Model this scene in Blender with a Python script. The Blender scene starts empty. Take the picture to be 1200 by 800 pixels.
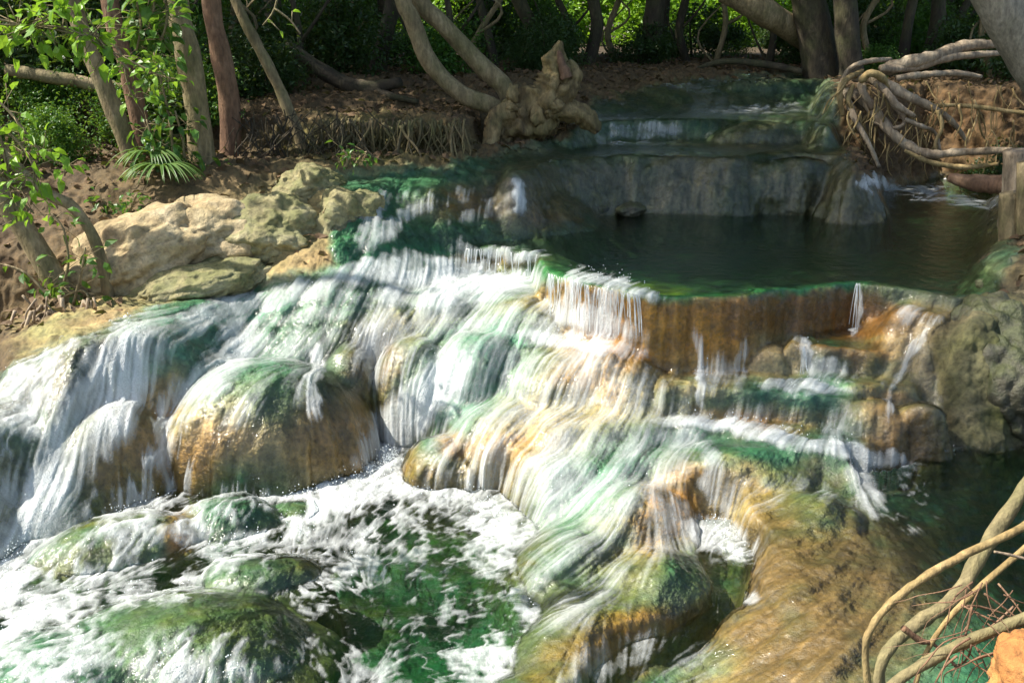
import bpy, math, random
import numpy as np
from mathutils import Vector, Matrix, noise as mnoise

random.seed(7)
RS = np.random.RandomState(11)
SC = bpy.context.scene
COL = SC.collection
R = math.radians

# ------------------------------------------------------------------ camera
CAM_Z = 1.5
PITCH = R(18.0)
FPX = 1177.0                     # focal length in photo pixels (photo 1200 wide)
cam_d = bpy.data.cameras.new("camera")
cam_d.sensor_width = 36.0
cam_d.lens = 36.0 * FPX / 1200.0
cam_d.clip_start = 0.05
cam_d.clip_end = 500.0
cam = bpy.data.objects.new("camera", cam_d)
COL.objects.link(cam)
cam.location = (0, 0, CAM_Z)
cam.rotation_euler = (R(90) - PITCH, 0, 0)
SC.camera = cam

# ------------------------------------------------------------------ light
SUN_AZ = R(-94.0)                # measured from +y (away from camera), negative = left
SUN_EL = R(52.0)
SUN_DIR = Vector((math.sin(SUN_AZ) * math.cos(SUN_EL), math.cos(SUN_AZ) * math.cos(SUN_EL), math.sin(SUN_EL)))
sun_d = bpy.data.lights.new("sun", 'SUN')
sun_d.energy = 4.3
sun_d.angle = R(0.6)
sun_d.color = (1.0, 0.96, 0.90)
sun = bpy.data.objects.new("sun", sun_d)
COL.objects.link(sun)
sun.location = SUN_DIR * 60
sun.rotation_euler = SUN_DIR.to_track_quat('Z', 'Y').to_euler()

world = bpy.data.worlds.new("World")
SC.world = world
world.use_nodes = True
_nt = world.node_tree
_bg = _nt.nodes["Background"]
_sky = _nt.nodes.new("ShaderNodeTexSky")
_sky.sky_type = 'NISHITA'
_sky.sun_disc = False
_sky.sun_elevation = SUN_EL
_sky.sun_rotation = SUN_AZ
_sky.air_density = 1.0
_sky.dust_density = 2.0
_nt.links.new(_sky.outputs[0], _bg.inputs[0])
_bg.inputs[1].default_value = 0.125

SC.view_settings.view_transform = 'Standard'
SC.view_settings.look = 'None'
SC.view_settings.exposure = 1.03
try:
    SC.view_settings.use_white_balance = True
    SC.view_settings.white_balance_temperature = 6900
    SC.view_settings.white_balance_tint = 6
except Exception:
    pass
SC.view_settings.gamma = 1.0
SC.view_settings.use_curve_mapping = False
SC.render.engine = 'CYCLES'
SC.cycles.max_bounces = 6
SC.cycles.diffuse_bounces = 3
SC.cycles.glossy_bounces = 3
SC.cycles.transmission_bounces = 3
SC.cycles.transparent_max_bounces = 8
SC.cycles.sample_clamp_indirect = 4.0
SC.cycles.use_denoising = True
try:
    SC.cycles.caustics_reflective = False
    SC.cycles.caustics_refractive = False
except Exception:
    pass

# ------------------------------------------------------------------ helpers: projection
CT, ST = math.cos(PITCH), math.sin(PITCH)

def P(px, py, z):
    """photo pixel on the horizontal plane of height z -> world point"""
    a = (px - 600.0) / FPX
    b = (400.0 - py) / FPX
    dy = CT + b * ST
    dz = -ST + b * CT
    t = (z - CAM_Z) / dz
    return Vector((a * t, dy * t, z))

def PD(px, py, dist):
    """photo pixel at world depth y = dist -> world point"""
    a = (px - 600.0) / FPX
    b = (400.0 - py) / FPX
    dy = CT + b * ST
    dz = -ST + b * CT
    t = dist / dy
    return Vector((a * t, dist, CAM_Z + dz * t))

def proj(x, y, z):
    zz = z - CAM_Z
    f = y * CT - zz * ST
    u = y * ST + zz * CT
    f = np.maximum(f, 0.05)
    return 600.0 + FPX * x / f, 400.0 - FPX * u / f

# ------------------------------------------------------------------ helpers: numpy noise
_LAT2 = RS.rand(512, 512).astype(np.float32)
_LAT3 = RS.rand(64, 64, 64).astype(np.float32)

def vn2(x, y, off=0):
    xi = np.floor(x).astype(np.int32); yi = np.floor(y).astype(np.int32)
    fx = (x - xi); fy = (y - yi)
    fx = fx * fx * (3 - 2 * fx); fy = fy * fy * (3 - 2 * fy)
    xi = xi + off * 37; yi = yi + off * 91
    x0 = xi & 511; x1 = (xi + 1) & 511; y0 = yi & 511; y1 = (yi + 1) & 511
    L = _LAT2
    return (L[x0, y0] * (1 - fx) + L[x1, y0] * fx) * (1 - fy) + (L[x0, y1] * (1 - fx) + L[x1, y1] * fx) * fy

def fbm2(x, y, octv=4, off=0, gain=0.5):
    s = 0; a = 1; t = 0
    for i in range(octv):
        s = s + a * (vn2(x * 2 ** i + 13.7 * i, y * 2 ** i - 7.3 * i, off + i) - 0.5)
        t += a; a *= gain
    return s / t * 2          # about -1..1

def vn3(x, y, z, off=0):
    xi = np.floor(x).astype(np.int32); yi = np.floor(y).astype(np.int32); zi = np.floor(z).astype(np.int32)
    fx = x - xi; fy = y - yi; fz = z - zi
    fx = fx * fx * (3 - 2 * fx); fy = fy * fy * (3 - 2 * fy); fz = fz * fz * (3 - 2 * fz)
    xi += off * 7; yi += off * 17; zi += off * 29
    x0 = xi & 63; x1 = (xi + 1) & 63; y0 = yi & 63; y1 = (yi + 1) & 63; z0 = zi & 63; z1 = (zi + 1) & 63
    L = _LAT3
    c0 = (L[x0, y0, z0] * (1 - fx) + L[x1, y0, z0] * fx) * (1 - fy) + (L[x0, y1, z0] * (1 - fx) + L[x1, y1, z0] * fx) * fy
    c1 = (L[x0, y0, z1] * (1 - fx) + L[x1, y0, z1] * fx) * (1 - fy) + (L[x0, y1, z1] * (1 - fx) + L[x1, y1, z1] * fx) * fy
    return c0 * (1 - fz) + c1 * fz

def fbm3(x, y, z, octv=4, off=0, gain=0.5):
    s = 0; a = 1; t = 0
    for i in range(octv):
        k = 2.03 ** i
        s = s + a * (vn3(x * k + 3.1 * i, y * k + 1.7 * i, z * k - 2.3 * i, off + i) - 0.5)
        t += a; a *= gain
    return s / t * 2

def sstep(a, b, x):
    t = np.clip((x - a) / (b - a), 0, 1)
    return t * t * (3 - 2 * t)

def blur(A, n, it=2):
    """box blur n cells, separable"""
    for _ in range(it):
        for ax in (0, 1):
            pad = [(0, 0), (0, 0)]; pad[ax] = (n + 1, n)
            C = np.cumsum(np.pad(A, pad, mode='edge'), axis=ax, dtype=np.float64)
            k = 2 * n + 1
            if ax == 0: A = (C[k:] - C[:-k]) / k
            else: A = (C[:, k:] - C[:, :-k]) / k
    return A

# ------------------------------------------------------------------ helpers: objects
def tag(o, label=None, cat=None, group=None, kind=None):
    if label: o['label'] = label
    if cat: o['category'] = cat
    if group: o['group'] = group
    if kind: o['kind'] = kind
    return o

def mesh_np(name, V, F, mat, parent=None, smooth=True, cols=None, attrs=None):
    """V (n,3), F (m,4) or (m,3) arrays -> object"""
    V = np.asarray(V, dtype=np.float32); F = np.asarray(F, dtype=np.int32)
    me = bpy.data.meshes.new(name)
    k = F.shape[1]
    me.vertices.add(len(V)); me.vertices.foreach_set("co", V.ravel())
    me.loops.add(F.size); me.loops.foreach_set("vertex_index", F.ravel())
    me.polygons.add(len(F))
    me.polygons.foreach_set("loop_start", np.arange(0, F.size, k, dtype=np.int32))
    try:
        me.polygons.foreach_set("loop_total", np.full(len(F), k, dtype=np.int32))
    except Exception:
        pass
    me.polygons.foreach_set("use_smooth", np.full(len(F), smooth, dtype=bool))
    if cols is not None:
        at = me.color_attributes.new("Col", 'FLOAT_COLOR', 'POINT')
        c4 = np.ones((len(V), 4), dtype=np.float32); c4[:, :cols.shape[1]] = cols
        at.data.foreach_set("color", c4.ravel())
    if attrs:
        for n, a in attrs.items():
            at = me.attributes.new(n, 'FLOAT', 'POINT')
            at.data.foreach_set("value", np.asarray(a, dtype=np.float32).ravel())
    me.update(); me.validate()
    if mat: me.materials.append(mat)
    o = bpy.data.objects.new(name, me)
    COL.objects.link(o)
    if parent: o.parent = parent
    return o

def empty(name, loc):
    o = bpy.data.objects.new(name, None)
    o.empty_display_size = 0.1
    COL.objects.link(o); o.location = loc
    return o

# ------------------------------------------------------------------ helpers: nodes
class NT:
    def __init__(s, name):
        s.m = bpy.data.materials.new(name); s.m.use_nodes = True
        s.t = s.m.node_tree; s.t.nodes.clear()
        s.out = s.t.nodes.new("ShaderNodeOutputMaterial")
    def n(s, typ, **kw):
        nd = s.t.nodes.new("ShaderNode" + typ)
        for k, v in kw.items():
            if k.startswith("i_"):
                key = k[2:]
                key = int(key) if key.isdigit() else key.replace("_", " ")
                s.set(nd.inputs[key], v)
            else: setattr(nd, k, v)
        return nd
    def set(s, inp, v):
        if isinstance(v, bpy.types.NodeSocket): s.t.links.new(v, inp)
        elif isinstance(v, bpy.types.Node): s.t.links.new(v.outputs[0], inp)
        else: inp.default_value = v
    def math(s, op, a, b=0.0, clamp=False):
        nd = s.n("Math", operation=op, use_clamp=clamp); s.set(nd.inputs[0], a); s.set(nd.inputs[1], b); return nd.outputs[0]
    def mix(s, f, a, b, typ='MIX'):
        nd = s.n("MixRGB", blend_type=typ); s.set(nd.inputs[0], f); s.set(nd.inputs[1], a); s.set(nd.inputs[2], b); return nd.outputs[0]
    def ramp(s, f, stops):
        nd = s.n("ValToRGB"); s.set(nd.inputs[0], f)
        e = nd.color_ramp.elements
        while len(e) < len(stops): e.new(0.5)
        for i, (p, c) in enumerate(stops):
            e[i].position = p; e[i].color = (c, c, c, 1) if isinstance(c, (int, float)) else (*c, 1)
        return nd.outputs[0]
    def noise(s, scale, detail=4, rough=0.55, vec=None, dist=0.0):
        nd = s.n("TexNoise"); nd.inputs["Scale"].default_value = scale
        nd.inputs["Detail"].default_value = detail; nd.inputs["Roughness"].default_value = rough
        nd.inputs["Distortion"].default_value = dist
        if vec is not None: s.set(nd.inputs["Vector"], vec)
        return nd.outputs[0]
    def mapv(s, vec, scale=(1, 1, 1)):
        nd = s.n("Mapping"); s.set(nd.inputs[0], vec); nd.inputs["Scale"].default_value = scale; return nd.outputs[0]
    def bump(s, h, strength=0.5, dist=0.01, normal=None):
        nd = s.n("Bump"); s.set(nd.inputs["Height"], h); nd.inputs["Strength"].default_value = strength
        nd.inputs["Distance"].default_value = dist
        if normal is not None: s.set(nd.inputs["Normal"], normal)
        return nd.outputs[0]
    def done(s, sh):
        s.t.links.new(sh if isinstance(sh, bpy.types.NodeSocket) else sh.outputs[0], s.out.inputs[0]); return s.m
# ------------------------------------------------------------------ terrain height grid
GX0, GX1, GY0, GY1, GS = -9.0, 9.0, 1.6, 16.0, 0.02
gx = np.arange(GX0, GX1 + 1e-6, GS); gy = np.arange(GY0, GY1 + 1e-6, GS)
GX, GY = np.meshgrid(gx, gy, indexing='ij')
WX = GX + 0.07 * fbm2(GX * 1.9, GY * 1.9, 3, 3) + 0.030 * fbm2(GX * 7, GY * 7, 3, 5)
WY = GY + 0.07 * fbm2(GX * 1.9 + 40, GY * 1.9, 3, 7) + 0.030 * fbm2(GX * 7 + 40, GY * 7, 3, 9)

def Zm(z):
    return z if z >= 0 else (z * 0.9 if z > -0.38 else -0.342 + (z + 0.38) * 0.75)

def sdist(X, Y, poly):
    n = len(poly)
    d2 = np.full(X.shape, 1e9); inside = np.zeros(X.shape, dtype=bool)
    for i in range(n):
        ax, ay = poly[i][0], poly[i][1]; bx, by = poly[(i + 1) % n][0], poly[(i + 1) % n][1]
        ex, ey = bx - ax, by - ay
        wx, wy = X - ax, Y - ay
        t = np.clip((wx * ex + wy * ey) / (ex * ex + ey * ey + 1e-12), 0, 1)
        d2 = np.minimum(d2, (wx - ex * t) ** 2 + (wy - ey * t) ** 2)
        c = ((ay <= Y) & (by > Y)) | ((by <= Y) & (ay > Y))
        if abs(ey) > 1e-9:
            inside ^= c & (X < ax + (Y - ay) / ey * ex)
    d = np.sqrt(d2)
    return np.where(inside, -d, d)

H = np.full(GX.shape, -1.22) + 0.06 * fbm2(GX * 1.5, GY * 1.5, 3, 21)
def smax(a, b, k):
    h = np.clip(0.5 + 0.5 * (a - b) / k, 0, 1)
    return b + (a - b) * h + k * h * (1 - h)

def terr(poly_px, z, s=3.0, r=0.05, dome=0.0, basin=0.0, bw=0.35, k=0.04, slope=(0, 0), rc=9.0):
    """a terrace: flat top inside the rim, rounded lip of radius r, face of slope s outside"""
    global H
    z = Zm(z)
    poly = [P(px, py, z) for px, py in poly_px]
    d = sdist(WX, WY, poly)
    do = np.maximum(d, 0)
    h = z - s * (np.sqrt(do * do + r * r) - r) - 4.0 * np.maximum(do - rc, 0)
    di = np.maximum(-d, 0)
    if dome: h = h + dome * (1 - np.exp(-di / 0.25))
    if basin: h = h - basin * sstep(0.03, bw, di)
    if slope != (0, 0):
        cx = sum(p.x for p in poly) / len(poly); cy = sum(p.y for p in poly) / len(poly)
        h = h + (GX - cx) * slope[0] + (GY - cy) * slope[1]
    H = smax(H, h, k)

def carve(poly_px, zp, z, s=3.0, k=0.05):
    """lower everything inside the outline to the floor height z"""
    global H
    zp = Zm(zp); z = Zm(z)
    poly = [P(px, py, zp) for px, py in poly_px]
    d = sdist(WX, WY, poly)
    f = z + s * np.maximum(d, 0)
    H = -smax(-H, -f, k)

def domeb(px, py, z, rx, ry, hh, rot=0, k=0.03, p=0.5, dist=None):
    """rounded boulder-like swelling, highest point z at pixel"""
    global H
    z = Zm(z)
    c = P(px, py, z)
    ca, sa = math.cos(rot), math.sin(rot)
    X = WX - c.x; Y = WY - c.y
    u = (X * ca + Y * sa) / rx; v = (-X * sa + Y * ca) / ry
    q = u * u + v * v
    h = z - hh * (1 - np.power(np.maximum(1 - np.minimum(q, 1), 0), p)) - np.maximum(np.sqrt(q) - 1, 0) * 2.5
    H = smax(H, h, k)

# banks and forest floor (far to near)
terr([(-900, 92), (560, 92), (700, 86), (1000, 80), (2200, 80), (2200, 60), (-900, 60)], 0.92, s=0.35, r=0.2, rc=1.5)
terr([(-500, 116), (150, 116), (330, 116), (560, 106), (690, 96), (690, 70), (-500, 70)], 0.84, s=0.6, r=0.2, rc=1.0)
terr([(-500, 134), (120, 134), (300, 138), (385, 138), (470, 138), (535, 140), (555, 125), (600, 110), (-500, 95)], 0.74, s=3.2, r=0.05)
terr([(-500, 190), (0, 196), (100, 198), (200, 198), (330, 190), (390, 186), (520, 184), (640, 166), (640, 150), (-500, 150)], 0.50, s=0.8, r=0.12, rc=0.7)
terr([(-200, 296), (0, 298), (60, 305), (110, 302), (190, 285), (330, 240), (400, 222), (400, 180), (-200, 180)], 0.0, s=2.2, r=0.12)
terr([(25, 425), (70, 425), (120, 400), (180, 370), (200, 330), (60, 345), (20, 370)], -0.28, s=1.6, r=0.1)
# right bank
terr([(990, 108), (1080, 98), (1200, 104), (1600, 108), (1600, 60), (970, 60), (972, 100)], 0.85, s=2.6, r=0.1)
terr([(1188, 300), (1300, 340), (1700, 340), (1700, 180), (1230, 180), (1188, 215)], 0.10, s=1.5, r=0.1)
# upper ledges
terr([(690, 100), (760, 90), (830, 92), (860, 96), (970, 94), (990, 80), (690, 70)], 0.84, s=1.1, r=0.1)
terr([(660, 150), (700, 143), (745, 141), (830, 139), (860, 136), (925, 136), (965, 148), (985, 120), (690, 105)], 0.60, s=2.4, r=0.06)
domeb(930, 186, 0.41, 0.62, 0.22, 0.42, k=0.14)
domeb(790, 190, 0.38, 0.40, 0.10, 0.38, k=0.14)
domeb(690, 188, 0.40, 0.30, 0.12, 0.38, k=0.14)
domeb(890, 142, 0.60, 0.5, 0.3, 0.22)
domeb(760, 94, 0.86, 0.7, 0.6, 0.3)
terr([(600, 203), (640, 190), (700, 184), (760, 182), (850, 185), (930, 178), (985, 182), (1000, 192), (995, 150), (600, 150)], 0.42, s=2.8, r=0.16, k=0.06)
domeb(640, 236, 0.10, 0.25, 0.15, 0.2)
domeb(590, 232, 0.15, 0.16, 0.15, 0.25)
domeb(880, 240, 0.05, 0.5, 0.12, 0.2, k=.08)
terr([(550, 232), (572, 222), (620, 217), (690, 222), (765, 216), (780, 190), (560, 190)], 0.19, s=4.0, r=0.07)
domeb(700, 232, 0.12, 0.2, 0.15, 0.2)
domeb(545, 225, 0.24, 0.35, 0.33, 0.4)
terr([(400, 222), (450, 212), (540, 206), (610, 200), (620, 180), (420, 186)], 0.38, s=0.78, r=0.12)
domeb(500, 225, 0.30, 0.30, 0.3, 0.3, k=0.12)
domeb(560, 232, 0.20, 0.22, 0.2, 0.25, k=0.06)
terr([(330, 262), (400, 240), (460, 232), (460, 205), (330, 215)], 0.16, s=1.2, r=0.15)
# the main pool and its rim
terr([(500, 292), (545, 289), (590, 291), (634, 298), (638, 318), (690, 334), (760, 346), (800, 348), (868, 348), (905, 339),
      (1010, 332), (1062, 340), (1120, 350), (1400, 352), (1400, 190), (985, 190), (985, 245), (560, 248), (470, 268)],
     -0.012, s=7.0, r=0.035, basin=0.20, bw=0.5, k=0.025)
terr([(390, 320), (440, 318), (500, 300), (560, 270), (470, 255), (390, 270)], -0.06, s=0.9, r=0.15)
terr([(90, 330), (200, 300), (330, 262), (400, 235), (440, 240), (400, 310), (330, 322), (230, 352), (175, 376), (120, 400), (90, 380)], -0.16, s=1.2, r=0.2, k=0.1)
# flat white-water shelf and the long slope below it
terr([(250, 352), (330, 348), (390, 348), (430, 347), (480, 347), (565, 338), (612, 350), (640, 345), (650, 325), (600, 300), (440, 300), (330, 325)],
     -0.19, s=1.8, r=0.07)
terr([(470, 352), (520, 350), (565, 345), (612, 356), (640, 355), (650, 335), (600, 320), (480, 330)], -0.21, s=0.62, r=0.07)
terr([(455, 400), (500, 395), (540, 390), (560, 360), (470, 360)], -0.40, s=1.1, r=0.12)
terr([(585, 372), (630, 366), (700, 385), (735, 395), (760, 380), (640, 340), (590, 350)], -0.30, s=0.9, r=0.05)
terr([(600, 400), (640, 392), (690, 409), (742, 418), (765, 410), (740, 380), (620, 370)], -0.38, s=0.85, r=0.08)
domeb(715, 412, -0.36, 0.17, 0.14, 0.14)
# left channel, slabs and mounds
terr([(165, 400), (215, 385), (280, 372), (390, 365), (430, 345), (400, 315), (300, 335), (190, 365)], -0.34, s=1.4, r=0.1, rc=0.25)
terr([(-200, 520), (-60, 490), (20, 450), (90, 425), (165, 400), (190, 370), (60, 395), (-200, 430)], -0.44, s=0.9, r=0.1, rc=0.45)
terr([(-200, 560), (-60, 520), (20, 462), (110, 432), (195, 424), (235, 410), (190, 380), (60, 420), (-200, 500)], -0.46, s=0.85, r=0.15)
terr([(240, 398), (262, 392), (330, 385), (400, 382), (436, 384), (452, 372), (400, 350), (300, 362), (215, 390)], -0.38, s=1.8, r=0.12, k=0.05)
SLOPES_DONE = True
domeb(250, 372, -0.34, 0.34, 0.16, 0.2, rot=-.2, k=0.05)
domeb(345, 352, -0.22, 0.36, 0.14, 0.2, rot=-.15, k=0.05)
domeb(90, 432, -0.44, 0.30, 0.18, 0.25, rot=-.3, k=0.05)
domeb(505, 352, -0.20, 0.30, 0.12, 0.2, k=0.05)
# right tiers below the rim
terr([(780, 412), (850, 408), (885, 400), (925, 396), (1050, 398), (1100, 380), (1100, 345), (780, 345)], -0.37, s=3.0, r=0.05)
terr([(925, 402), (950, 407), (1003, 410), (1045, 405), (1060, 385), (930, 380)], -0.30, s=3.5, r=0.04, basin=0.03, bw=0.08)
domeb(1058, 372, -0.14, 0.16, 0.14, 0.18)
domeb(902, 403, -0.33, 0.20, 0.17, 0.25)
domeb(1075, 412, -0.30, 0.22, 0.2, 0.3)
terr([(780, 455), (820, 452), (860, 455), (930, 462), (988, 468), (1010, 455), (1000, 420), (780, 420)], -0.50, s=3.2, r=0.05)
domeb(1022, 468, -0.48, 0.26, 0.20, 0.35)
domeb(1075, 470, -0.46, 0.20, 0.22, 0.4)
terr([(640, 500), (765, 494), (850, 500), (930, 528), (1050, 545), (1080, 520), (1060, 460), (900, 440), (760, 440), (660, 450)], -0.69, s=1.0, r=0.05)
terr([(560, 520), (640, 540), (720, 540), (800, 520), (800, 480), (600, 480)], -0.80, s=0.9, r=0.1)
terr([(930, 430), (990, 450), (1060, 450), (1100, 430), (1100, 390), (930, 390)], -0.45, s=2.5, r=0.08)
domeb(690, 520, -0.78, 0.35, 0.3, 0.2)
domeb(545, 500, -0.78, 0.28, 0.25, 0.25)
carve([(-260, 700), (-60, 650), (0, 640), (60, 618), (120, 590), (160, 574), (250, 552), (320, 528), (400, 520), (440, 516), (480, 530), (560, 570), (615, 625), (650, 700),
       (640, 760), (600, 830), (600, 1100), (-400, 1100)], -1.10, -1.42, s=2.6, k=0.10)
carve([(1000, 545), (1060, 535), (1100, 540), (1400, 530), (1700, 700), (1500, 1000), (1180, 900), (1110, 720), (1050, 620)], -0.80, -1.0, s=4.0)
carve([(800, 625), (835, 605), (885, 640), (860, 668), (820, 660)], -1.01, -1.06, s=2)
# rounded flowstone mounds over which the water falls
domeb(305, 428, -0.40, 0.64, 0.56, 0.56, rot=0.12, k=0.04)
domeb(405, 405, -0.42, 0.26, 0.34, 0.5, k=0.08)
domeb(125, 470, -0.52, 0.36, 0.58, 0.48, rot=-0.5, k=0.05, p=0.75)
domeb(15, 500, -0.58, 0.42, 0.62, 0.45, rot=-0.6, k=0.06, p=0.9)
domeb(-110, 560, -0.62, 0.45, 0.6, 0.4, rot=-0.5, k=0.06, p=0.9)
domeb(60, 560, -0.86, 0.34, 0.40, 0.3, rot=-0.5, k=0.08, p=0.8)
domeb(485, 400, -0.36, 0.26, 0.26, 0.45, k=0.06)
domeb(560, 395, -0.33, 0.28, 0.30, 0.35, k=0.08)
domeb(655, 420, -0.43, 0.34, 0.30, 0.30, k=0.06)
domeb(590, 480, -0.68, 0.34, 0.30, 0.26, k=0.08)
domeb(520, 515, -0.84, 0.24, 0.22, 0.22, k=0.05)
domeb(700, 505, -0.74, 0.30, 0.28, 0.22, k=0.08)
# right grey boulder face
terr([(1150, 372), (1200, 355), (1260, 352), (1400, 360), (1400, 340), (1150, 345)], -0.03, s=2.8, r=0.12)
terr([(1060, 362), (1100, 366), (1150, 362), (1160, 345), (1060, 345)], -0.08, s=1.3, r=0.08)
domeb(1110, 425, -0.36, 0.20, 0.24, 0.3, k=0.06)
# lower right mounds
terr([(790, 512), (850, 508), (905, 526), (960, 548), (1000, 578), (1010, 600), (1060, 660), (1090, 700), (1130, 800), (1000, 800), (930, 640), (870, 570), (800, 545)],
     -0.84, s=0.6, r=0.1)
terr([(905, 640), (960, 610), (1010, 612), (1060, 660), (1080, 700), (1130, 800), (1160, 900), (960, 900), (900, 760), (885, 690)], -1.0, s=0.9, r=0.18)
terr([(690, 580), (770, 555), (812, 560), (822, 600), (838, 648), (856, 686), (848, 706), (800, 722), (720, 760), (650, 830), (620, 900), (560, 900), (640, 790), (668, 700), (650, 620)],
     -1.04, s=1.0, r=0.12)
domeb(870, 528, -0.70, 0.58, 0.32, 0.30, rot=-0.25, k=0.05)
domeb(965, 592, -0.76, 0.30, 0.40, 0.33, rot=0.3, k=0.05)
domeb(1005, 680, -0.88, 0.36, 0.44, 0.35, k=0.06)
domeb(905, 735, -0.97, 0.34, 0.36, 0.28, rot=-0.5, k=0.04)
domeb(960, 800, -1.0, 0.5, 0.3, 0.3, rot=0.3, k=0.05)
domeb(740, 575, -0.82, 0.42, 0.42, 0.30, rot=0.3, k=0.09, p=.8)
domeb(775, 660, -0.93, 0.36, 0.30, 0.28, rot=0.45, k=0.09, p=.7)
domeb(700, 725, -0.98, 0.46, 0.28, 0.24, rot=0.55, k=0.09, p=.7)
domeb(640, 800, -1.0, 0.36, 0.25, 0.26, rot=0.5, k=0.04)
domeb(665, 630, -0.94, 0.32, 0.44, 0.24, rot=-.3, k=0.10, p=.9)
carve([(820, 606), (842, 612), (872, 660), (868, 702), (842, 727), (772, 768), (692, 845), (660, 920), (630, 900), (676, 822), (748, 752), (815, 722), (842, 700), (846, 682), (830, 645)], -1.05, -1.25, s=3.0, k=0.04)

# bottom left boulders
domeb(200, 725, -0.94, 0.66, 0.50, 0.35, rot=0.15)
domeb(60, 770, -0.98, 0.55, 0.5, 0.4, rot=0.15)
domeb(300, 660, -1.02, 0.36, 0.24, 0.25, rot=0.1)
domeb(265, 590, -0.97, 0.34, 0.30, 0.3, rot=0.3)
domeb(140, 615, -0.96, 0.46, 0.28, 0.25, rot=0.35)
domeb(345, 590, -1.09, 0.30, 0.22, 0.2, rot=0.3)

Hs = blur(H, 3, 2)
def samp(A, x, y):
    fx = np.clip((x - GX0) / GS, 0, A.shape[0] - 1.001); fy = np.clip((y - GY0) / GS, 0, A.shape[1] - 1.001)
    i = fx.astype(np.int32); j = fy.astype(np.int32); a = (fx - i); b = (fy - j)
    return (A[i, j] * (1 - a) + A[i + 1, j] * a) * (1 - b) + (A[i, j + 1] * (1 - a) + A[i + 1, j + 1] * a) * b

# pools: level inside outlines
LV = np.full(GX.shape, Zm(-1.10))
def pool(poly_px, z, zp=None):
    global LV
    z = Zm(z)
    zp = z if zp is None else zp
    d = sdist(WX, WY, [P(px, py, zp) for px, py in poly_px])
    LV = np.where(d < 0.005, np.maximum(LV, z), LV)
pool([(470, 268), (500, 292), (545, 289), (590, 291), (634, 298), (638, 318), (690, 334), (760, 346), (800, 348), (868, 348), (905, 339), (1010, 332), (1062, 340), (1120, 350),
      (1160, 345), (1186, 300), (1180, 215), (1180, 195), (985, 190), (985, 245), (560, 245)], 0.004, -0.012)
pool([(600, 192), (700, 182), (850, 180), (990, 180), (985, 140), (640, 150)], 0.432, 0.42)
pool([(680, 142), (745, 140), (965, 145), (985, 110), (700, 110)], 0.615, 0.60)
pool([(925, 400), (950, 405), (1003, 408), (1045, 403), (1060, 385), (930, 380)], -0.290)
pool([(1000, 560), (1050, 545), (1090, 520), (1300, 520), (1300, 900), (1150, 900), (1090, 700), (1000, 600)], -0.80)
pool([(760, 610), (905, 610), (905, 680), (840, 700), (780, 660)], -1.015)

# ------------------------------------------------------------------ polar surface mesh
phi = np.concatenate([np.linspace(-62, -31, 70)[:-1], np.linspace(-31, 31, 980), np.linspace(31, 62, 70)[1:]]) * math.pi / 180
NR = 1050
rr = np.exp(np.linspace(math.log(1.9), math.log(15.9), 2600))
SP, CP = np.sin(phi)[:, None], np.cos(phi)[:, None]
hx = SP * rr[None]; hy = CP * rr[None]
hh_ = samp(H, hx, hy)
ds = np.sqrt(np.diff(rr)[None] ** 2 + np.diff(hh_, axis=1) ** 2 * 1.0)
wgt = ds / rr[None, 1:]
wgt = blur(wgt, 3, 1)
cum = np.concatenate([np.zeros((len(phi), 1)), np.cumsum(wgt, axis=1)], axis=1)
cum = cum / cum[:, -1:]
RRW = np.empty((len(phi), NR))
tt = np.linspace(0, 1, NR)
for i in range(len(phi)):
    RRW[i] = np.interp(tt, cum[i], rr)
RRW = blur(RRW, 1, 1); 
VX = SP * RRW; VY = CP * RRW
NPH = len(phi)

# flow field
gxf, gyf = np.gradient(blur(H, 8, 2), GS)
gxs, gys = np.gradient(blur(H, 4, 2), GS)
sl = np.sqrt(gxs ** 2 + gys ** 2)
fxd = -gxf - 0.36 - 0.35 * sstep(-0.6, -1.6, GX) + 0.10 * fbm2(GX * 1.3, GY * 1.3, 2, 60); fyd = -gyf - 0.42 + 0.10 * fbm2(GX * 1.3, GY * 1.3, 2, 66)
fl = np.sqrt(fxd ** 2 + fyd ** 2) + 1e-6
fxd /= fl; fyd /= fl
csl = 1 / np.sqrt(1 + sl ** 2)

def lic(cell, steps, ds_, seed, both=True):
    rs = np.random.RandomState(seed)
    L = rs.rand(1024, 1024).astype(np.float32)
    acc = np.zeros(VX.shape, np.float32)
    tot = 0
    for sgn in ((1, -1) if both else (1,)):
        x = VX.astype(np.float32).copy(); y = VY.astype(np.float32).copy()
        for k in range(steps):
            w = 1 - k / (steps + 1)
            u = x / cell; v = y / cell
            ui = np.floor(u).astype(np.int32); vi = np.floor(v).astype(np.int32)
            a = u - ui; b = v - vi
            x0 = ui & 1023; x1 = (ui + 1) & 1023; y0 = vi & 1023; y1 = (vi + 1) & 1023
            acc += w * ((L[x0, y0] * (1 - a) + L[x1, y0] * a) * (1 - b) + (L[x0, y1] * (1 - a) + L[x1, y1] * a) * b)
            tot += w
            c = samp(csl, x, y) * ds_ * sgn
            dx = samp(fxd, x, y); dy = samp(fyd, x, y)
            x = (x - dx * c).astype(np.float32); y = (y - dy * c).astype(np.float32)
    acc = acc / tot
    m = acc.mean(); s = acc.std()
    return (acc - m) / (s + 1e-6)
LF = lic(0.010, 12, 0.014, 1)
LM = lic(0.028, 12, 0.030, 2)
LB = lic(0.075, 10, 0.06, 3)
VZ0 = samp(H, VX, VY)
SLP = samp(sl, VX, VY)
PX, PY = proj(VX, VY, VZ0)
print("terrain mesh", VX.shape)
i_ = np.clip(((VX - GX0) / GS).astype(int), 0, LV.shape[0] - 1); j_ = np.clip(((VY - GY0) / GS).astype(int), 0, LV.shape[1] - 1)
LVV = LV[i_, j_]
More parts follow.
